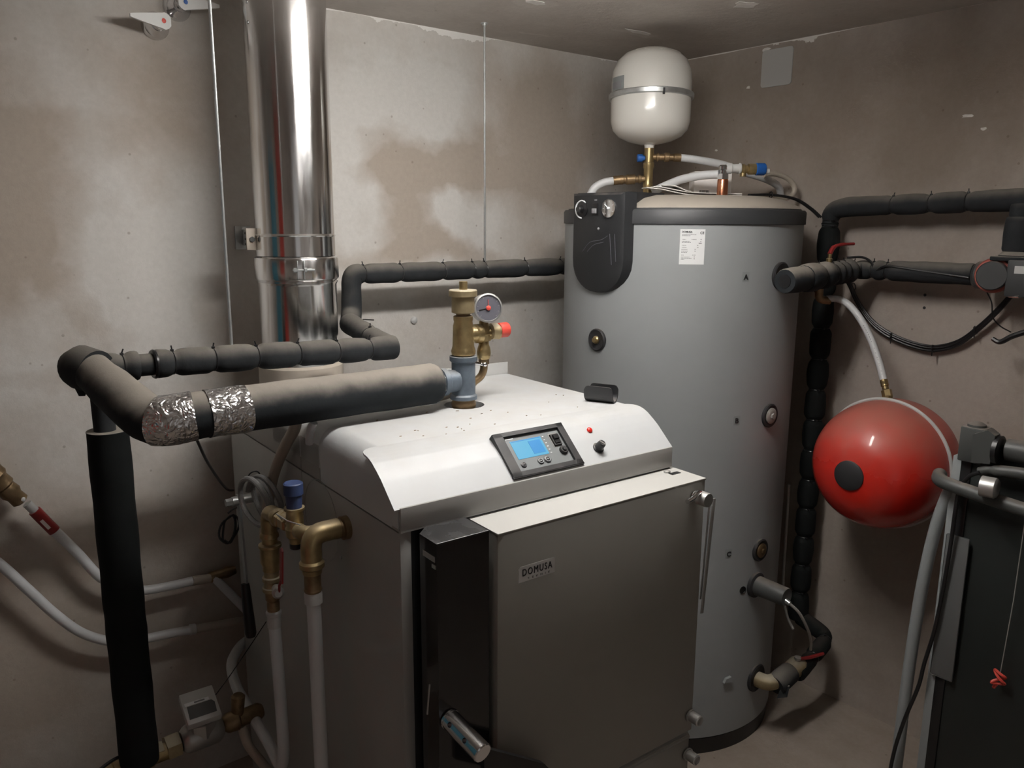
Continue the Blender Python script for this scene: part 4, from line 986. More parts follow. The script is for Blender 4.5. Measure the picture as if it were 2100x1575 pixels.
# rating label
def curved(d0, d1, z0, z1, off, n=8, th=.0006):
    mb = MB(); rs = []
    for k in range(n+1):
        a = d0+(d1-d0)*k/n
        rs.append([TK(a, z0, TR+off), TK(a, z1, TR+off), TK(a, z1, TR+off+th), TK(a, z0, TR+off+th)])
    return mb.rings(rs)
lab = part('rating_label', curved(-140.9, -130.4, 1.546, 1.643, .0003), 'label', tk, 'white printed rating label')
def on_tank_text(txt, size, deg, z, m, par, name='lettering', bold=0.0, off=.0016):
    n = TN(deg); tdir = TT(deg)
    o = part(name, text_mb(txt, size, TK(deg, z, TR+off), tdir, (0, 0, 1), .0003, bold), m, par)
    return o
on_tank_text('DOMUSA', .0068, -140.2, 1.6335, 'ink', lab, bold=.0002, off=.0012)
on_tank_text('CE', .0095, -132.6, 1.6300, 'ink', lab, bold=.0001, off=.0014)
mb = MB()
random.seed(3)
rows = [(1.627, -140.0, -134.2, 0), (1.6245, -140.0, -136.5, 1), (1.6145, -139.8, -138.4, 0), (1.6145, -136, -134, 1), (1.609, -140, -136.8, 0), (1.606, -140, -136.2, 0),
        (1.598, -139.9, -138.2, 0), (1.592, -139.9, -138, 0), (1.5865, -140.1, -137.6, 0), (1.582, -140.1, -137.4, 0), (1.5785, -140.1, -137.6, 0), (1.571, -140.1, -139, 1), (1.5655, -140.1, -136.6, 0), (1.5625, -140.1, -135.6, 0), (1.559, -140.1, -138.8, 0)]
for z, a0, a1, b in rows:
    a = a0
    while a < a1:
        w_ = random.uniform(.25, .6); rs = []
        mb.rings([[TK(q, z, TR+.001), TK(q, z+.0016, TR+.001), TK(q, z+.0016, TR+.0014), TK(q, z, TR+.0014)] for q in (a, min(a+w_, a1))]); a += w_+.14
for z, a in ((1.598, -133.6), (1.592, -133.5), (1.587, -134.6), (1.582, -134.6), (1.571, -135.4), (1.571, -134.6), (1.566, -134.8), (1.561, -134.8), (1.608, -132.4), (1.6145, -132.3)):
    mb.rings([[TK(q, z, TR+.001), TK(q, z+.002, TR+.001), TK(q, z+.002, TR+.0014), TK(q, z, TR+.0014)] for q in (a, a+.5)])
mb.rings([[TK(q, 1.6035, TR+.001), TK(q, 1.606, TR+.001), TK(q, 1.606, TR+.0014), TK(q, 1.6035, TR+.0014)] for q in (-133, -131.7)])
part('printed_lines', mb, 'greyink', lab, kind='stuff')
for ch, z in (('A', 1.511), ('B', 1.093), ('C', .676)):
    pt = part('letter_sticker', curved(-112.6, -109.2, z-.013, z+.014, .0003, 2), 'letterpatch', tk, 'small sticker with the letter '+ch)
    on_tank_text(ch, .021, -111.9, z-.0075, 'ink', pt, bold=.0006)
# ports
def port(deg, z, ro, plug, m2='brassdull', nm='port', hexs=.012):
    c = TK(deg, z); n = TN(deg)
    p = part(nm, MB().lathe(c-n*.004, n, [(0, ro), (.009, ro), (.012, ro*.90), (.009, ro*.72)], 36), 'rubber', tk)
    if plug:
        part('plug', MB().lathe(c+n*.003, n, [(0, plug), (.006, plug), (.009, plug*.8), (.009, plug*.5)], 28), m2, p)
        part('plug_hex', MB().hexn(c+n*.011, c+n*.017, hexs), m2, p)
    return p
port(-179, 1.313, .034, .012, 'brass', hexs=.008)
port(-90, 1.511, .040, .0)
port(-91, 1.094, .036, .024, 'greycable', hexs=.009)
port(-91, .664, .036, .023, 'brassdark', hexs=.008)
port(-86.5, .215, .046, .0)
part('small_hole', MB().lathe(TK(-101.2, .546)-TN(-101.2)*.003, TN(-101.2), [(0, .0125), (.0045, .0125), (.0050, .0105), (.0035, .010)], 24), 'cable', tk)
cp = TK(-107.4, .245)
part('tab_clip', MB().prism([cp+TT(-107.4)*-.016, cp+TT(-107.4)*.016, cp+TT(-107.4)*.011+Vector((0, 0, .018)), cp+TT(-107.4)*-.008+Vector((0, 0, .014))], TN(-107.4)*.010), 'tank', tk)
# immersion sensor
ss = thing('immersion_sensor', 'dark grey cylindrical heater cap low on the tank with a cable', 'sensor', (-.455, -.95, .55))
part('flange', MB().lathe((-.462, -.938, .552), (0, -1, 0), [(0, .040), (.010, .040), (.014, .034)], 32), 'rubber', ss)
part('cap', MB().lathe((-.462, -.948, .552), (0, -1, 0), [(0, .031), (.10, .0285), (.104, .0265), (.102, .022)], 32), 'darkplastic', ss)
part('gland', MB().lathe((-.462, -1.048, .540), (0, -1, -.3), [(0, .008), (.016, .007)], 12), 'zinc', ss)
part('cable', MB().tube(spline([(-.462, -1.060, .537), (-.44, -1.085, .505), (-.40, -1.095, .44), (-.36, -1.085, .385), (-.33, -1.07, .34)], 8), .0045, 8), 'greycable', ss)
gc_ = thing('grey_drop_cable', 'light grey cable hanging straight down behind the tank beside the tied pipe', 'cable', (-.16, -.89, .3))
part('cable', MB().tube(spline([(-.18, -.86, .80), (-.178, -.862, .60), (-.175, -.865, .42), (-.17, -.885, .33), (-.16, -.905, .285)], 8), .0045, 8), 'greycable', gc_)

# ================================================================== ON TOP OF THE TANK
VX, VY = -.500, -.468
wv = thing('white_expansion_vessel', 'cream white expansion vessel with a steel strap standing above the tank', 'expansion tank', (VX, VY, 1.745))
prof = [(0, .012), (.003, .035), (.012, .070), (.026, .100), (.045, .118), (.070, .1255), (.100, .1265), (.190, .1265), (.225, .123), (.255, .110), (.276, .088), (.288, .058), (.293, .025), (.294, .004)]
part('vessel', MB().lathe((VX, VY, 1.905), (.03, .03, 1), prof, 96), 'vessel', wv, ang=60)
part('bottom_neck', MB().lathe((VX, VY, 1.893), (0, 0, 1), [(0, .015), (.010, .016), (.018, .020)], 24), 'vessel', wv)
q = Vector((VX+.0042, VY+.0042, 2.043))
part('strap', MB().lathe(q, (.03, .03, 1), [(0, .1265), (.001, .133), (.003, .1345), (.015, .1345), (.017, .133), (.018, .1265)], 96), 'zinc', wv)
part('strap_joint', MB().box(q+Vector((-.070, -.113, .009)), (.004, .006, .019), 0, Matrix.Rotation(1.0, 3, 'Z')), 'ink', wv)
def vpt(deg, z, r): a = math.radians(deg); return Vector((VX+.003+r*math.cos(a), VY+.003+r*math.sin(a), z))
rs = []
for k in range(7):
    a = 150+k*5; rs.append([vpt(a, 2.066, .1268), vpt(a, 2.105, .1268), vpt(a, 2.105, .1275), vpt(a, 2.066, .1275)])
vl = part('type_label', MB().rings(rs), 'letterpatch', wv)
rs = []
for k in range(6):
    a = 150+k*5; rs.append([vpt(a, 2.071, .1276), vpt(a, 2.090, .1276), vpt(a, 2.090, .1278), vpt(a, 2.071, .1278)])
part('printed_block', MB().rings(rs), 'greyink', vl)
bp2 = part('brass_post', MB().lathe((VX, VY, 1.745), (0, 0, 1), [(0, .0150), (.030, .0150), (.034, .0165), (.040, .0150), (.085, .0150), (.090, .0175), (.104, .0175), (.106, .0155), (.150, .0155)], 28), 'brass', wv)
sd_ = Vector((-.80, .60, 0)); sr = -sd_
st = part('side_branch', MB().lathe(Vector((VX, VY, 1.800)), Vector((-.80, .60, -.05)), [(.012, .010), (.024, .010), (.026, .014), (.032, .014), (.034, .011), (.042, .011), (.044, .0155), (.070, .0160), (.074, .013), (.080, .013), (.082, .015), (.092, .015), (.094, .012)], 24), 'brassdark', wv)
e0 = Vector((VX, VY, 1.800))+Vector((-.80, .60, -.05))*.092
part('press_sleeve', MB().lathe(e0, (-.80, .60, -.12), [(0, .0145), (.022, .0145)], 20), 'brassdark', wv)
su = part('upper_branch', MB().lathe(Vector((VX, VY, 1.868)), Vector((.76, -.65, -.02)), [(.012, .010), (.022, .010), (.024, .014), (.030, .014), (.032, .010), (.048, .0105), (.050, .015), (.064, .015), (.066, .011), (.078, .011), (.080, .0135), (.102, .0135)], 24), 'brassdark', wv)
part('blue_cap', MB().lathe(Vector((VX, VY, 1.864)), Vector((-.80, .60, 0)), [(.010, .008), (.022, .008), (.022, .0125), (.036, .0125), (.038, .011)], 20), 'blue', wv)
hA = thing('vessel_hose', 'white hose curving left from the brass post down behind the control panel', 'hose', (-.64, -.37, 1.745))
e1 = e0+Vector((-.80, .60, -.12))*.018
part('hose', MB().tube(spline([e1, e1+Vector((-.026, .020, -.006)), e1+Vector((-.050, .037, -.022)), e1+Vector((-.062, .048, -.050)), (-.655, -.34, 1.71)], 8), .0125, 16), 'hose', hA)
hB = thing('vessel_hose', 'white hose running right from the brass post to the wall behind the box', 'hose', (-.3, -.62, 1.80))
e2 = Vector((VX, VY, 1.868))+Vector((.76, -.65, -.02))*.098
part('hose', MB().tube(spline([e2, e2+Vector((.045, -.035, -.006)), (-.30, -.61, 1.846), (-.22, -.645, 1.822), (-.14, -.66, 1.806), (-.06, -.66, 1.785), (-.02, -.65, 1.75)], 8), .0120, 16), 'hose', hB)
hC = thing('vessel_hose', 'white hose arching over the lid from the post foot to the chrome elbow', 'hose', (-.42, -.55, 1.745))
part('hose', MB().tube(spline([(-.515, -.500, 1.757), (-.492, -.535, 1.776), (-.480, -.590, 1.794), (-.462, -.652, 1.804), (-.440, -.700, 1.807)], 8), .0130, 16), 'hose', hC)
cf = thing('mixing_fitting', 'chrome elbow and copper stub with a blue capped brass valve on the tank lid', 'valve', (-.434, -.711, 1.742))
part('copper_stub', MB().lathe((-.434, -.712, 1.742), (0, 0, 1), [(0, .0165), (.046, .0165), (.050, .015), (.056, .013)], 28), 'copper', cf)
part('chrome_nut', MB().hexn((-.434, -.712, 1.792), (-.434, -.712, 1.808), .0175).lathe((-.434, -.712, 1.808), (0, 0, 1), [(0, .0125), (.010, .0125), (.012, .015), (.022, .015), (.026, .010)], 20), 'chrome', cf)
pd = Vector((.77, -.62, .0)).normalized()
part('sleeve', MB().lathe(Vector((-.430, -.716, 1.824)), pd, [(0, .012), (.010, .016), (.018, .016), (.020, .013), (.040, .0135), (.042, .016), (.046, .016), (.048, .013)], 24), 'wallplate', cf)
part('brass_body', MB().lathe(Vector((-.430, -.716, 1.822))+pd*.048, pd, [(0, .012), (.004, .0155), (.010, .0155), (.012, .012), (.020, .012), (.022, .0165), (.044, .0165)], 24).lathe(Vector((-.430, -.716, 1.822))+pd*.055, (0, 0, -1), [(0, .010), (.022, .010)], 16), 'brass', cf)
part('blue_cap', MB().lathe(Vector((-.430, -.716, 1.822))+pd*.092, pd, [(0, .0150), (.002, .0185), (.026, .0185), (.030, .016), (.024, .012)], 28), 'blue', cf)
part('grey_nozzle', MB().lathe(Vector((-.430, -.716, 1.816))+pd*.118, pd, [(0, .010), (.016, .008)], 14), 'wallplate', cf)
loop = thing('hose_loop', 'dusty brown loop of pipe hanging behind the blue cap by the right wall', 'pipe', (-.09, -.70, 1.78))
part('pipe', MB().tube(spline([(-.190, -.690, 1.815), (-.150, -.700, 1.820), (-.105, -.720, 1.808), (-.080, -.735, 1.780), (-.088, -.735, 1.752), (-.115, -.715, 1.742), (-.15, -.69, 1.745)], 8), .0085, 12), 'hosedusty', loop)
bxx = thing('cardboard_box', 'small white cardboard box with a barcode lying on the tank lid', 'box', (-.335, -.588, 1.743))
rB = Matrix.Rotation(math.radians(-38.6), 3, 'Z')
part('carton', MB().box((-.335, -.588, 1.7835), (.120, .075, .078), .001, rB), 'card', bxx)
fr_ = rB @ Vector((1, 0, 0)); fn = rB @ Vector((0, -1, 0))
mb = MB(); o = Vector((-.335, -.588, 1.7835))+fn*.0378
for k in range(9):
    mb.box(o+fr_*(-.040+k*.0035)+Vector((0, 0, -.026)), (.0016 if k % 3 else .0024, .0012, .012), 0, rB)
part('barcode', mb, 'ink', bxx, kind='stuff')
part('side_label', MB().box(Vector((-.335, -.588, 1.7835))+fr_*.0602+Vector((0, 0, -.020)), (.0012, .045, .020), 0, rB), 'greyink', bxx)
# folded leaflet on the lid edge
pp = thing('leaflet', 'open folded paper leaflet lying on the front of the tank lid', 'paper', (-.44, -.60, 1.745))
def sheet(pts_a, pts_b, th=.0026):
    mb = MB(); rs = []
    for a, b in zip(pts_a, pts_b):
        a = Vector(a); b = Vector(b); rs.append([a, b, b+Vector((0, 0, th)), a+Vector((0, 0, th))])
    return mb.rings(rs)
A_ = spline([(-.565, -.520, 1.768), (-.525, -.555, 1.762), (-.490, -.585, 1.752), (-.455, -.610, 1.746), (-.395, -.660, 1.744), (-.330, -.710, 1.7455)], 5)
B_ = spline([(-.515, -.455, 1.768), (-.475, -.490, 1.763), (-.440, -.520, 1.753), (-.405, -.545, 1.747), (-.345, -.595, 1.745), (-.285, -.645, 1.7465)], 5)
part('sheet', sheet(A_, B_), 'paper', pp)
A2 = [a+Vector((.004, .002, .004+.004*abs(math.sin(i*.12)))) for i, a in enumerate(A_)][2:]
B2 = [b+Vector((.002, .002, .004+.004*abs(math.sin(i*.12)))) for i, b in enumerate(B_)][2:]
part('sheet', sheet(A2, B2), 'paper', pp)
A3 = [a+Vector((-.002, -.001, .009+.010*math.exp(-((i-9)/4)**2))) for i, a in enumerate(A_)][5:16]
B3 = [b+Vector((0, 0, .009+.010*math.exp(-((i-9)/4)**2))) for i, b in enumerate(B_)][5:16]
part('sheet', sheet(A3, B3), 'paper', pp)
kc = thing('lid_cable', 'pair of black cables running over the tank lid edge down to the tied pipe', 'cable', (-.15, -.78, 1.70))
for o_ in (0, .007):
    part('cable', MB().tube(spline([(-.30, -.72+o_, 1.748), (-.22, -.745+o_, 1.750), (-.155, -.790+o_, 1.738), (-.115, -.825+o_, 1.708), (-.095, -.85+o_, 1.680)], 8), .0038, 8), 'cable', kc)
part('cable_tie', MB().ring((-.22, -.742, 1.750), (.8, -.3, 0), .009, .002, 14, 6), 'tie', kc)

# ================================================================== PIPES ON THE RIGHT WALL
rv = thing('tied_riser_pipe', 'black insulated riser with many cable ties running down between tank and right wall', 'pipe', (-.10, -.885, .30))
foam(rv, [(-.10, -.885, .30), (-.10, -.885, 1.662)], .0315, [.10+.103*k for k in range(12)]+[1.352], m='foam_clean', puff=.25)
tr = thing('upper_wall_pipe', 'upper black insulated pipe running right along the right wall with three ties', 'pipe', (-.10, -1.15, 1.71))
foam(tr, [(-.10, -.885, 1.655), (-.10, -.888, 1.700), (-.10, -.935, 1.712), (-.10, -1.20, 1.719), (-.10, -1.62, 1.731)], .0290, [.012, .235, .345, .447, .60], m='foam', rad=.05)
dr2 = thing('pump_drop_pipe', 'short stout black insulated pipe dropping from the upper wall pipe to the pump', 'pipe', (-.12, -1.435, 1.60))
foam(dr2, [(-.115, -1.437, 1.715), (-.115, -1.439, 1.680)], .030, [])
foam(dr2, [(-.118, -1.440, 1.680), (-.12, -1.440, 1.590)], .038, [], puff=.2)
part('flange_foam', MB().lathe((-.12, -1.440, 1.560), (0, 0, 1), [(0, .040), (.020, .044), (.030, .034)], 24), 'foam_dusty', dr2)
cp_ = thing('circulation_pump', 'dark circulation pump with a dusty red rim at the right edge', 'pump', (-.12, -1.42, 1.50))
part('pump_head', MB().lathe((-.10, -1.395, 1.525), (-1, -.15, .02), [(0, .045), (.05, .045), (.058, .042), (.060, .0385), (.085, .0385), (.088, .036)], 40), 'pump', cp_)
part('red_rim', MB().lathe((-.155, -1.403, 1.526), (-1, -.15, .02), [(0, .046), (.006, .047), (.012, .044), (.012, .038)], 40), 'pumpred', cp_, 'dusty red rim')
tb = part('terminal_box', MB().box((-.14, -1.495, 1.522), (.085, .110, .098), .006), 'pump', cp_)
part('pump_label', MB().box((-.1835, -1.475, 1.545), (.001, .030, .020)), 'wallplate', tb)
part('cable_gland', MB().cyl((-.175, -1.452, 1.476), (-.180, -1.478, 1.476), .004, 10), 'chrome', tb)
part('pump_top', MB().box((-.13, -1.46, 1.572), (.10, .13, .012), .003), 'foam_dusty', cp_)
part('volute', MB().lathe((-.12, -1.340, 1.523), (0, -1, 0), [(0, .030), (.01, .038), (.12, .040), (.13, .030)], 28), 'pump', cp_)
lp = thing('middle_wall_pipe', 'black insulated pipe taped along the right wall from the tank to the pump', 'pipe', (-.15, -1.1, 1.52))
foam(lp, [(-.497, -.990, 1.500), (-.395, -.988, 1.504)], .0365, [], m='foam_dusty')
foam(lp, [(-.397, -.988, 1.504), (-.270, -.985, 1.510)], .0400, [.08], m='foam_dusty')
foam(lp, [(-.272, -.985, 1.510), (-.150, -.990, 1.518)], .0375, [.03, .06, .09], m='foam')
foam(lp, [(-.155, -.990, 1.516), (-.105, -1.000, 1.521), (-.100, -1.330, 1.523)], .0290, [.030, .085, .13], m='foam', rad=.04, puff=.2)
part('pipe_bore', MB().cyl((-.4980, -.990, 1.500), (-.48, -.990, 1.500), .019, 24), 'tie', lp)
part('brass_outlet', MB().tube(smooth_path([(-.440, -.93, 1.504), (-.440, -.988, 1.502), (-.39, -.988, 1.503)], .03, .006), .021, 20), 'brassdark', lp)
part('wrap_cable', MB().tube(spline([(-.16, -.985, 1.558), (-.135, -1.02, 1.560), (-.125, -1.045, 1.545), (-.130, -1.06, 1.520), (-.132, -1.09, 1.536), (-.132, -1.13, 1.535), (-.130, -1.20, 1.527), (-.130, -1.33, 1.515)], 8), .0036, 8), 'cable', lp)
vl_ = part('ball_valve_stem', MB().lathe((-.245, -.975, 1.545), (0, -.05, 1), [(0, .009), (.012, .009), (.014, .006), (.026, .006)], 14), 'brass', lp)
part('red_lever', MB().tube(spline([(-.245, -.975, 1.570), (-.225, -.975, 1.590), (-.195, -.982, 1.598), (-.145, -.995, 1.600)], 5), [.007]*6+[.0055]*6+[.0045]*4, 8), 'redgrip', lp, 'small red lever')
dv = part('drain_elbow', MB().tube(smooth_path([(-.235, -.945, 1.480), (-.235, -.945, 1.430), (-.205, -.965, 1.428)], .018, .005), .0125, 16), 'brassdark', lp)
rh = thing('vessel_feed_hose', 'white printed hose arching from the tank pipe down to the red vessel', 'hose', (-.22, -1.1, 1.20))
part('hose', MB().tube(spline([(-.212, -.958, 1.432), (-.200, -.985, 1.434), (-.195, -1.020, 1.420), (-.200, -1.065, 1.380), (-.205, -1.108, 1.320), (-.215, -1.143, 1.258), (-.225, -1.166, 1.212)], 10), .0105, 16), 'hose', rh)
mb = MB()
random.seed(5)
HP = spline([(-.195, -1.020, 1.420), (-.200, -1.065, 1.380), (-.205, -1.108, 1.320), (-.215, -1.143, 1.258), (-.225, -1.166, 1.212)], 10)
for i in range(2, 38):
    if random.random() < .6:
        q = HP[i]+Vector((-.0095, -.0045, 0)); mb.cyl(q, q+(HP[i+1]-HP[i])*.5, .0010, 5)
part('printed_text', mb, 'greyink', rh, kind='stuff')
ht = part('brass_tail', MB().lathe((-.224, -1.165, 1.213), (-.02, -.045, -.10), [(0, .0105), (.010, .0115), (.012, .0105), (.020, .0115), (.022, .0095), (.030, .0095)], 20).hexn((-.232, -1.180, 1.184), (-.236, -1.188, 1.166), .0145), 'brass', rh)
# big sagging cable on the right wall
sc_ = thing('sagging_cable', 'bundle of black cables sagging along the right wall below the middle pipe', 'cable', (-.03, -1.2, 1.30))
for dy, dz in ((0, 0), (.004, -.008), (-.003, .006)):
    part('cable', MB().tube(spline([(-.05, -.905, 1.520+dz), (-.045, -.938, 1.470+dz), (-.035, -.965, 1.415+dz), (-.030, -1.015, 1.355+dz), (-.025, -1.075, 1.318+dz), (-.022, -1.150, 1.296+dz), (-.022, -1.215, 1.293+dz), (-.025, -1.280, 1.318+dz), (-.030, -1.335, 1.370+dz), (-.04, -1.385, 1.430+dz), (-.05, -1.42, 1.48+dz)], 8), .0042, 8), 'cable', sc_)
for y, z in ((-.945, 1.462), (-1.085, 1.314), (-1.213, 1.292), (-1.325, 1.36)):
    part('cable_tie', MB().ring((-.03, y, z), (0, 1, -.3), .011, .0018, 14, 6).cyl((-.035, y, z-.010), (-.045, y-.004, z-.020), .0016, 6), 'tie', sc_)
th_ = thing('thin_wires', 'thin loose wires dangling below the pump at the right edge', 'cable', (-.10, -1.42, 1.38))
part('wire', MB().tube(spline([(-.13, -1.380, 1.480), (-.12, -1.392, 1.450), (-.11, -1.396, 1.410), (-.09, -1.410, 1.385), (-.08, -1.435, 1.370)], 8), .0018, 6), 'cable', th_)
part('wire_bundle', MB().tube(spline([(-.12, -1.405, 1.352), (-.12, -1.425, 1.345), (-.12, -1.455, 1.365), (-.12, -1.50, 1.385), (-.12, -1.56, 1.40)], 8), [.004+.0035*math.sin(i/32*PI*.5+.6) for i in range(33)], 8), 'cable', th_)
# low return pipe
lo = thing('low_return_pipe', 'black insulated pipe near the floor from the tank base to the riser', 'pipe', (-.2, -.98, .12))
part('brass_outlet', MB().tube(smooth_path([(-.418, -.93, .210), (-.412, -.985, .210), (-.350, -.995, .222)], .03, .006), .025, 20), 'brassdull', lo)
foam(lo, [(-.395, -.995, .205), (-.315, -1.000, .226)], .0350, [], m='foam')
part('foam_flap', MB().prism([(-.405, -1.012, .170), (-.385, -1.035, .178), (-.378, -1.036, .215), (-.392, -1.015, .205)], (.003, .003, 0)), 'foam_dusty', lo)
part('valve_body', MB().lathe((-.320, -1.000, .226), (.96, 0, .20), [(0, .028), (.02, .031), (.045, .031), (.06, .026)], 24), 'brassdull', lo)
foam(lo, [(-.300, -1.012, .216), (-.200, -1.006, .240), (-.120, -1.004, .268), (-.098, -.985, .278), (-.098, -.890, .306)], .0265, [.10, .19], m='foam_clean', rad=.03)
part('valve_stem', MB().lathe((-.292, -1.005, .252), (0, -.1, 1), [(0, .008), (.012, .008), (.013, .011), (.020, .011), (.022, .007)], 14), 'satin', lo)
part('red_lever', MB().tube([(-.292, -1.012, .268), (-.270, -1.020, .266), (-.245, -1.024, .262), (-.190, -1.038, .262)], [.005, .006, .0065, .0055], 8), 'redgrip', lo, 'small red lever')

# ================================================================== RED VESSEL
RX, RYY, RZ = -.250, -1.203, .972
rd = thing('red_expansion_vessel', 'round red expansion vessel with a black cap facing left, on the right wall', 'expansion tank', (0, RYY, RZ))
prof = []
Rr = .186
for k in range(15):
    s = -1+k/14; prof.append((-.20*(-s) if False else s*.205, Rr*max(0.0, 1-abs(s)**2.4)**.5))
front = [(RX+s, r) for s, r in prof]
mb = MB().lathe((RX, RYY, RZ), (1, 0, 0), [(s, r) for s, r in prof], 96)
part('front_shell', mb, 'red', rd, ang=60)
mb = MB().lathe((RX, RYY, RZ), (1, 0, 0), [(0, Rr)]+[(.20*k/12, Rr*max(0.02, 1-(k/12)**3.2)**.5) for k in range(1, 12)]+[(.20, .03)], 96)
part('rear_shell', mb, 'red', rd, ang=60)
part('rim_ring', MB().ring((RX, RYY, RZ), (1, 0, 0), Rr+.0035, .0050, 96, 8), 'wallplate', rd, 'pale rim ring')
part('black_cap', MB().lathe((RX-.2055, RYY, RZ), (-1, 0, 0), [(-.014, .043), (-.0045, .042), (.001, .030), (.0025, .005)], 48), 'rubber', rd)
part('wall_mount', MB().lathe((-.052, RYY, RZ), (1, 0, 0), [(0, .04), (.052, .05)], 24), 'pump', rd)
part('inlet_nipple', MB().hexn((-.238, -1.191, 1.150), (-.237, -1.190, 1.172), .0130), 'brass', rd)

# wall cover plate, screw holes, filler chips
mb = MB()
yz = [(-.527, 2.247), (-.643, 2.246), (-.647, 2.124), (-.529, 2.122)]
def rrect(y0, y1, z0, z1, r, x):
    P_ = []
    for cy, cz, a0 in ((y1-r, z1-r, 0), (y0+r, z1-r, 90), (y0+r, z0+r, 180), (y1-r, z0+r, 270)):
        for k in range(5):
            a = math.radians(a0+k*22.5); P_.append(Vector((x, cy+r*math.cos(a), cz+r*math.sin(a))))
    return P_
single('wall_cover_plate', MB().prism(rrect(-.646, -.527, 2.122, 2.244, .010, -.004), (.004, 0, 0)), 'wallplate', 'square pale grey cover plate high on the right wall', 'cover plate', (0, -.587, 2.18))
for y, z, lab in ((-1.159, 1.448, 'upper of two small dark screw holes below the middle pipe'), (-1.161, 1.409, 'lower of two small dark screw holes below the middle pipe')):
    single('wall_hole', MB().lathe((0, y, z), (-1, 0, 0), [(0, .0045), (.0012, .0045), (.0014, .003)], 10), 'ink', lab, 'hole', (0, y, z), 'screw holes in the right wall')
def chip(x, y, z, w_, h_, axis, lab, seed):
    random.seed(seed); n = 11; P_ = []
    for k in range(n):
        a = 2*PI*k/n; rr = random.uniform(.55, 1.0); u_, v_ = w_*rr*math.cos(a), h_*rr*math.sin(a)
        P_.append({'x': Vector((x-.0008, y+u_, z+v_)), 'y': Vector((x+u_, y-.0008, z+v_)), 'z': Vector((x+u_, y+v_, z-.0008))}[axis])
    vec = {'x': (.0008, 0, 0), 'y': (0, .0008, 0), 'z': (0, 0, .0008)}[axis]
    single('filler_patch', MB().prism(P_, vec), 'patch', lab, 'filler patch', (x, y, z), 'white chips in the plaster')
chip(0, -1.225, 1.965, .020, .006, 'x', 'long pale scratch in plaster, upper right of the right wall', 1)
chip(0, -1.272, 1.926, .009, .006, 'x', 'small pale chip in plaster, right of the long scratch', 2)
chip(0, -.475, 2.131, .010, .006, 'x', 'pale chip in plaster just left of the cover plate', 3)
chip(0, -.350, 1.925, .008, .005, 'x', 'pale chip in plaster right of the white vessel', 4)
chip(0, -.540, 2.247, .020, .007, 'x', 'crumbled plaster above the cover plate', 5)

chip(-.958, -.437, H, .050, .026, 'z', 'pale filler patch on the ceiling, left one of three', 7)
chip(-.471, -.379, H, .075, .020, 'z', 'long pale filler patch on the ceiling above the white vessel', 8)
chip(-.489, -.799, H, .050, .040, 'z', 'pale filler patch on the ceiling, nearest the cover plate', 9)

# ================================================================== FOLDED TABLE at the right edge
ft = thing('folded_table', 'dark folded games table on grey tube legs at the right edge', 'table', (-.5, -1.9, 0))
XT = -.52
part('table_board', MB().bb(XT+.012, XT+.034, -2.75, -1.535, .12, 1.150, .002), 'darktable', ft)
part('table_board', MB().bb(XT+.070, XT+.092, -2.75, -1.520, .12, 1.130, .002), 'darktable', ft)
part('board_rim', MB().bb(XT+.008, XT+.038, -1.536, -1.512, .11, 1.160, .002), 'black', ft)
part('corner_block', MB().bb(XT-.010, XT+.040, -1.562, -1.508, 1.105, 1.190, .004).lathe((XT+.015, -1.535, 1.185), (0, 0, 1), [(0, .022), (.010, .020), (.016, .010)], 16), 'darkplastic', ft)
mb = MB().prism([(XT-.030, -1.548, 1.112), (XT-.030, -1.588, 1.118), (XT-.030, -1.592, 1.186), (XT-.030, -1.576, 1.196), (XT-.030, -1.545, 1.180)], (.030, 0, 0))
part('latch_block', mb, 'darkplastic', ft)
part('latch_wheel', MB().lathe((XT-.010, -1.590, 1.150), (0, -1, 0), [(0, .034), (.010, .034), (.012, .028)], 20), 'cable', ft)
part('roller_bar', MB().lathe((XT+.010, -1.600, 1.150), (0, -1, .03), [(0, .010), (.008, .010), (.008, .026), (.5, .026)], 28), 'darkplastic', ft)
part('handle_lever', MB().tube(spline([(XT-.020, -1.565, 1.092), (XT-.020, -1.585, 1.101), (XT-.020, -1.64, 1.108), (XT-.020, -1.75, 1.118)], 6), [.0105]*8+[.014]*11, 14), 'darkplastic', ft)
part('grip_knob', MB().lathe((XT-.055, -1.585, 1.070), (.10, -1, .02), [(0, .024), (.03, .024), (.034, .020), (.036, .012)], 28), 'satin', ft)
part('cross_tube', MB().tube(spline([(XT+.02, -1.462, 1.052), (XT-.01, -1.475, 1.048), (XT-.025, -1.51, 1.045), (XT-.03, -1.60, 1.037), (XT-.035, -1.80, 1.020)], 8), .0165, 20), 'darkplastic', ft)
part('leg_tube', MB().tube(spline([(XT+.02, -1.492, 1.030), (XT+.02, -1.470, .930), (XT+.02, -1.455, .80), (XT+.02, -1.446, .65), (XT+.02, -1.440, .45), (XT+.02, -1.437, .20), (XT+.02, -1.436, .0)], 8), .0150, 20), 'tubegrey', ft)
part('upright_bar', MB().bb(XT+.010, XT+.035, -1.518, -1.492, .0, 1.110, .002), 'tubegrey', ft)
part('stop_plate', MB().bb(XT-.002, XT+.003, -1.556, -1.502, .535, .915, .004), 'flatgrey', ft)
part('stop_plate', MB().bb(XT-.002, XT+.003, -1.586, -1.502, .10, .225, .004), 'flatgrey', ft)
part('black_cable', MB().tube(spline([(XT-.030, -1.570, 1.094), (XT-.025, -1.545, 1.075), (XT-.020, -1.526, 1.035), (XT-.018, -1.522, .97), (XT-.015, -1.520, .90), (XT-.012, -1.514, .78), (XT-.012, -1.505, .66), (XT-.012, -1.490, .56), (XT-.012, -1.482, .49), (XT-.012, -1.455, .37), (XT-.012, -1.437, .24), (XT-.012, -1.430, .02)], 8), .0048, 10), 'cable', ft)
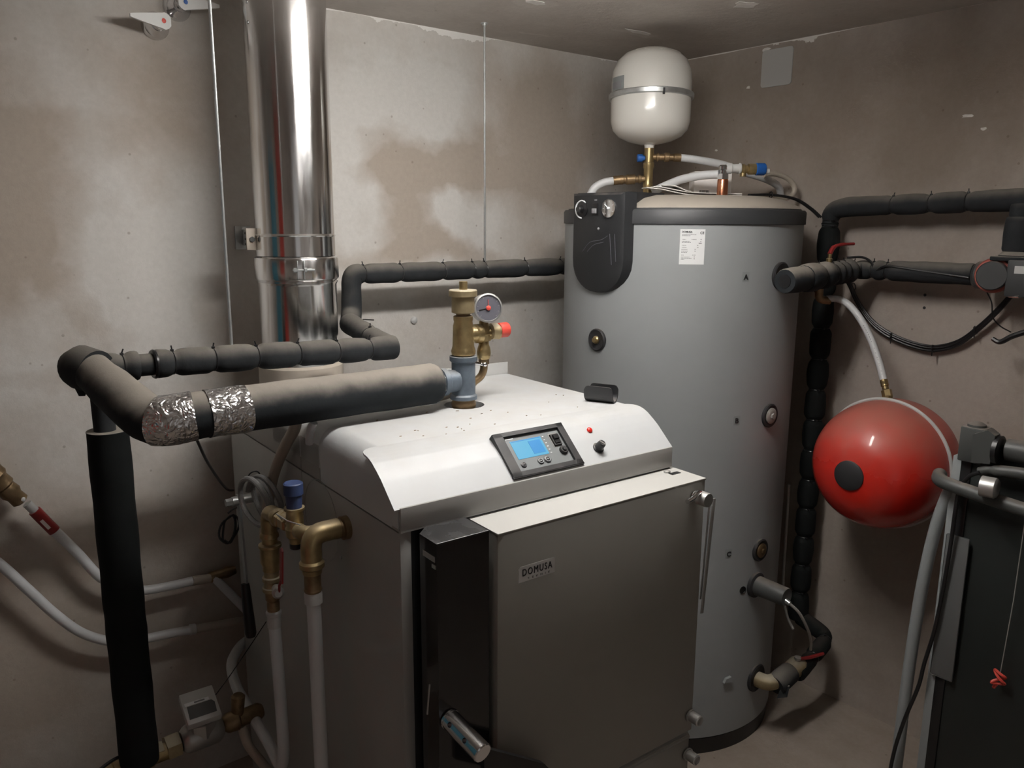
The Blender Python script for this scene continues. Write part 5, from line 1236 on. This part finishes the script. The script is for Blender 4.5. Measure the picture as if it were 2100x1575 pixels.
part('pull_cord', MB().tube([(XT-.008, -1.668, 1.02), (XT-.008, -1.667, .80), (XT-.006, -1.660, .615)], .0012, 6), 'greycable', ft)
pts = [Vector((XT-.010+.006*math.sin(a*3), -1.660+.013*math.sin(a*2+.5), .600+.016*math.cos(a))) for a in [k/40*2*PI for k in range(41)]]
part('red_knot', MB().tube(pts, .0035, 8).tube([(XT-.008, -1.657, .586), (XT-.006, -1.650, .570)], .004, 8), 'redplastic', ft, 'red cord knot')

# black pipe clip standing on the boiler top
pc = thing('pipe_clip', 'open black plastic pipe clip standing on the boiler hood', 'clip', (-1.13, -1.0, ZT), boiler=True)
axc = (Vector((-1.120, -1.040, 0))-Vector((-1.178, -.990, 0))); axc = Vector((.453, -.891, 0)).normalized(); sdc = Vector((-axc.y, axc.x, 0))*-1
c0 = Vector((-1.136, -1.012, ZT))
ro, ri, hh = .0205, .0170, .034
outer = []; inner = []
for k in range(13):
    a = PI+PI*k/12; outer.append((ro*math.cos(a), ro+.0005+ro*math.sin(a))); inner.append((ri*math.cos(a), ro+.0005+ri*math.sin(a)))
outer = [(-ro, hh+.006)]+outer+[(ro, hh+.006)]; inner = [(-ri, hh+.006)]+inner+[(ri, hh+.006)]
def clipring(sv_, top_):
    R = []
    for x, z in outer+inner[::-1]:
        if z > hh: z = top_
        R.append(c0+axc*sv_+sdc*x+Vector((0, 0, z)))
    return R
part('clip_shell', MB().rings([clipring(-.036, .030), clipring(-.034, .034), clipring(-.031, .0385), clipring(-.026, .040), clipring(.026, .040), clipring(.031, .0385), clipring(.034, .034), clipring(.036, .030)]), 'plastic', pc)

# things standing by the left wall: seen only mirrored in the flue
single('red_board', MB().bb(-3.72, -3.68, -1.62, -1.08, 0, 2.15, .004), 'redplastic', 'tall wide red board leaning by the left wall, mirrored in the flue', 'board', (-3.70, -1.35, 0))
single('teal_board', MB().bb(-3.72, -3.68, -.76, -.20, 0, 1.95, .004), 'teal', 'tall wide teal board leaning by the left wall, mirrored in the flue', 'board', (-3.70, -.48, 0))
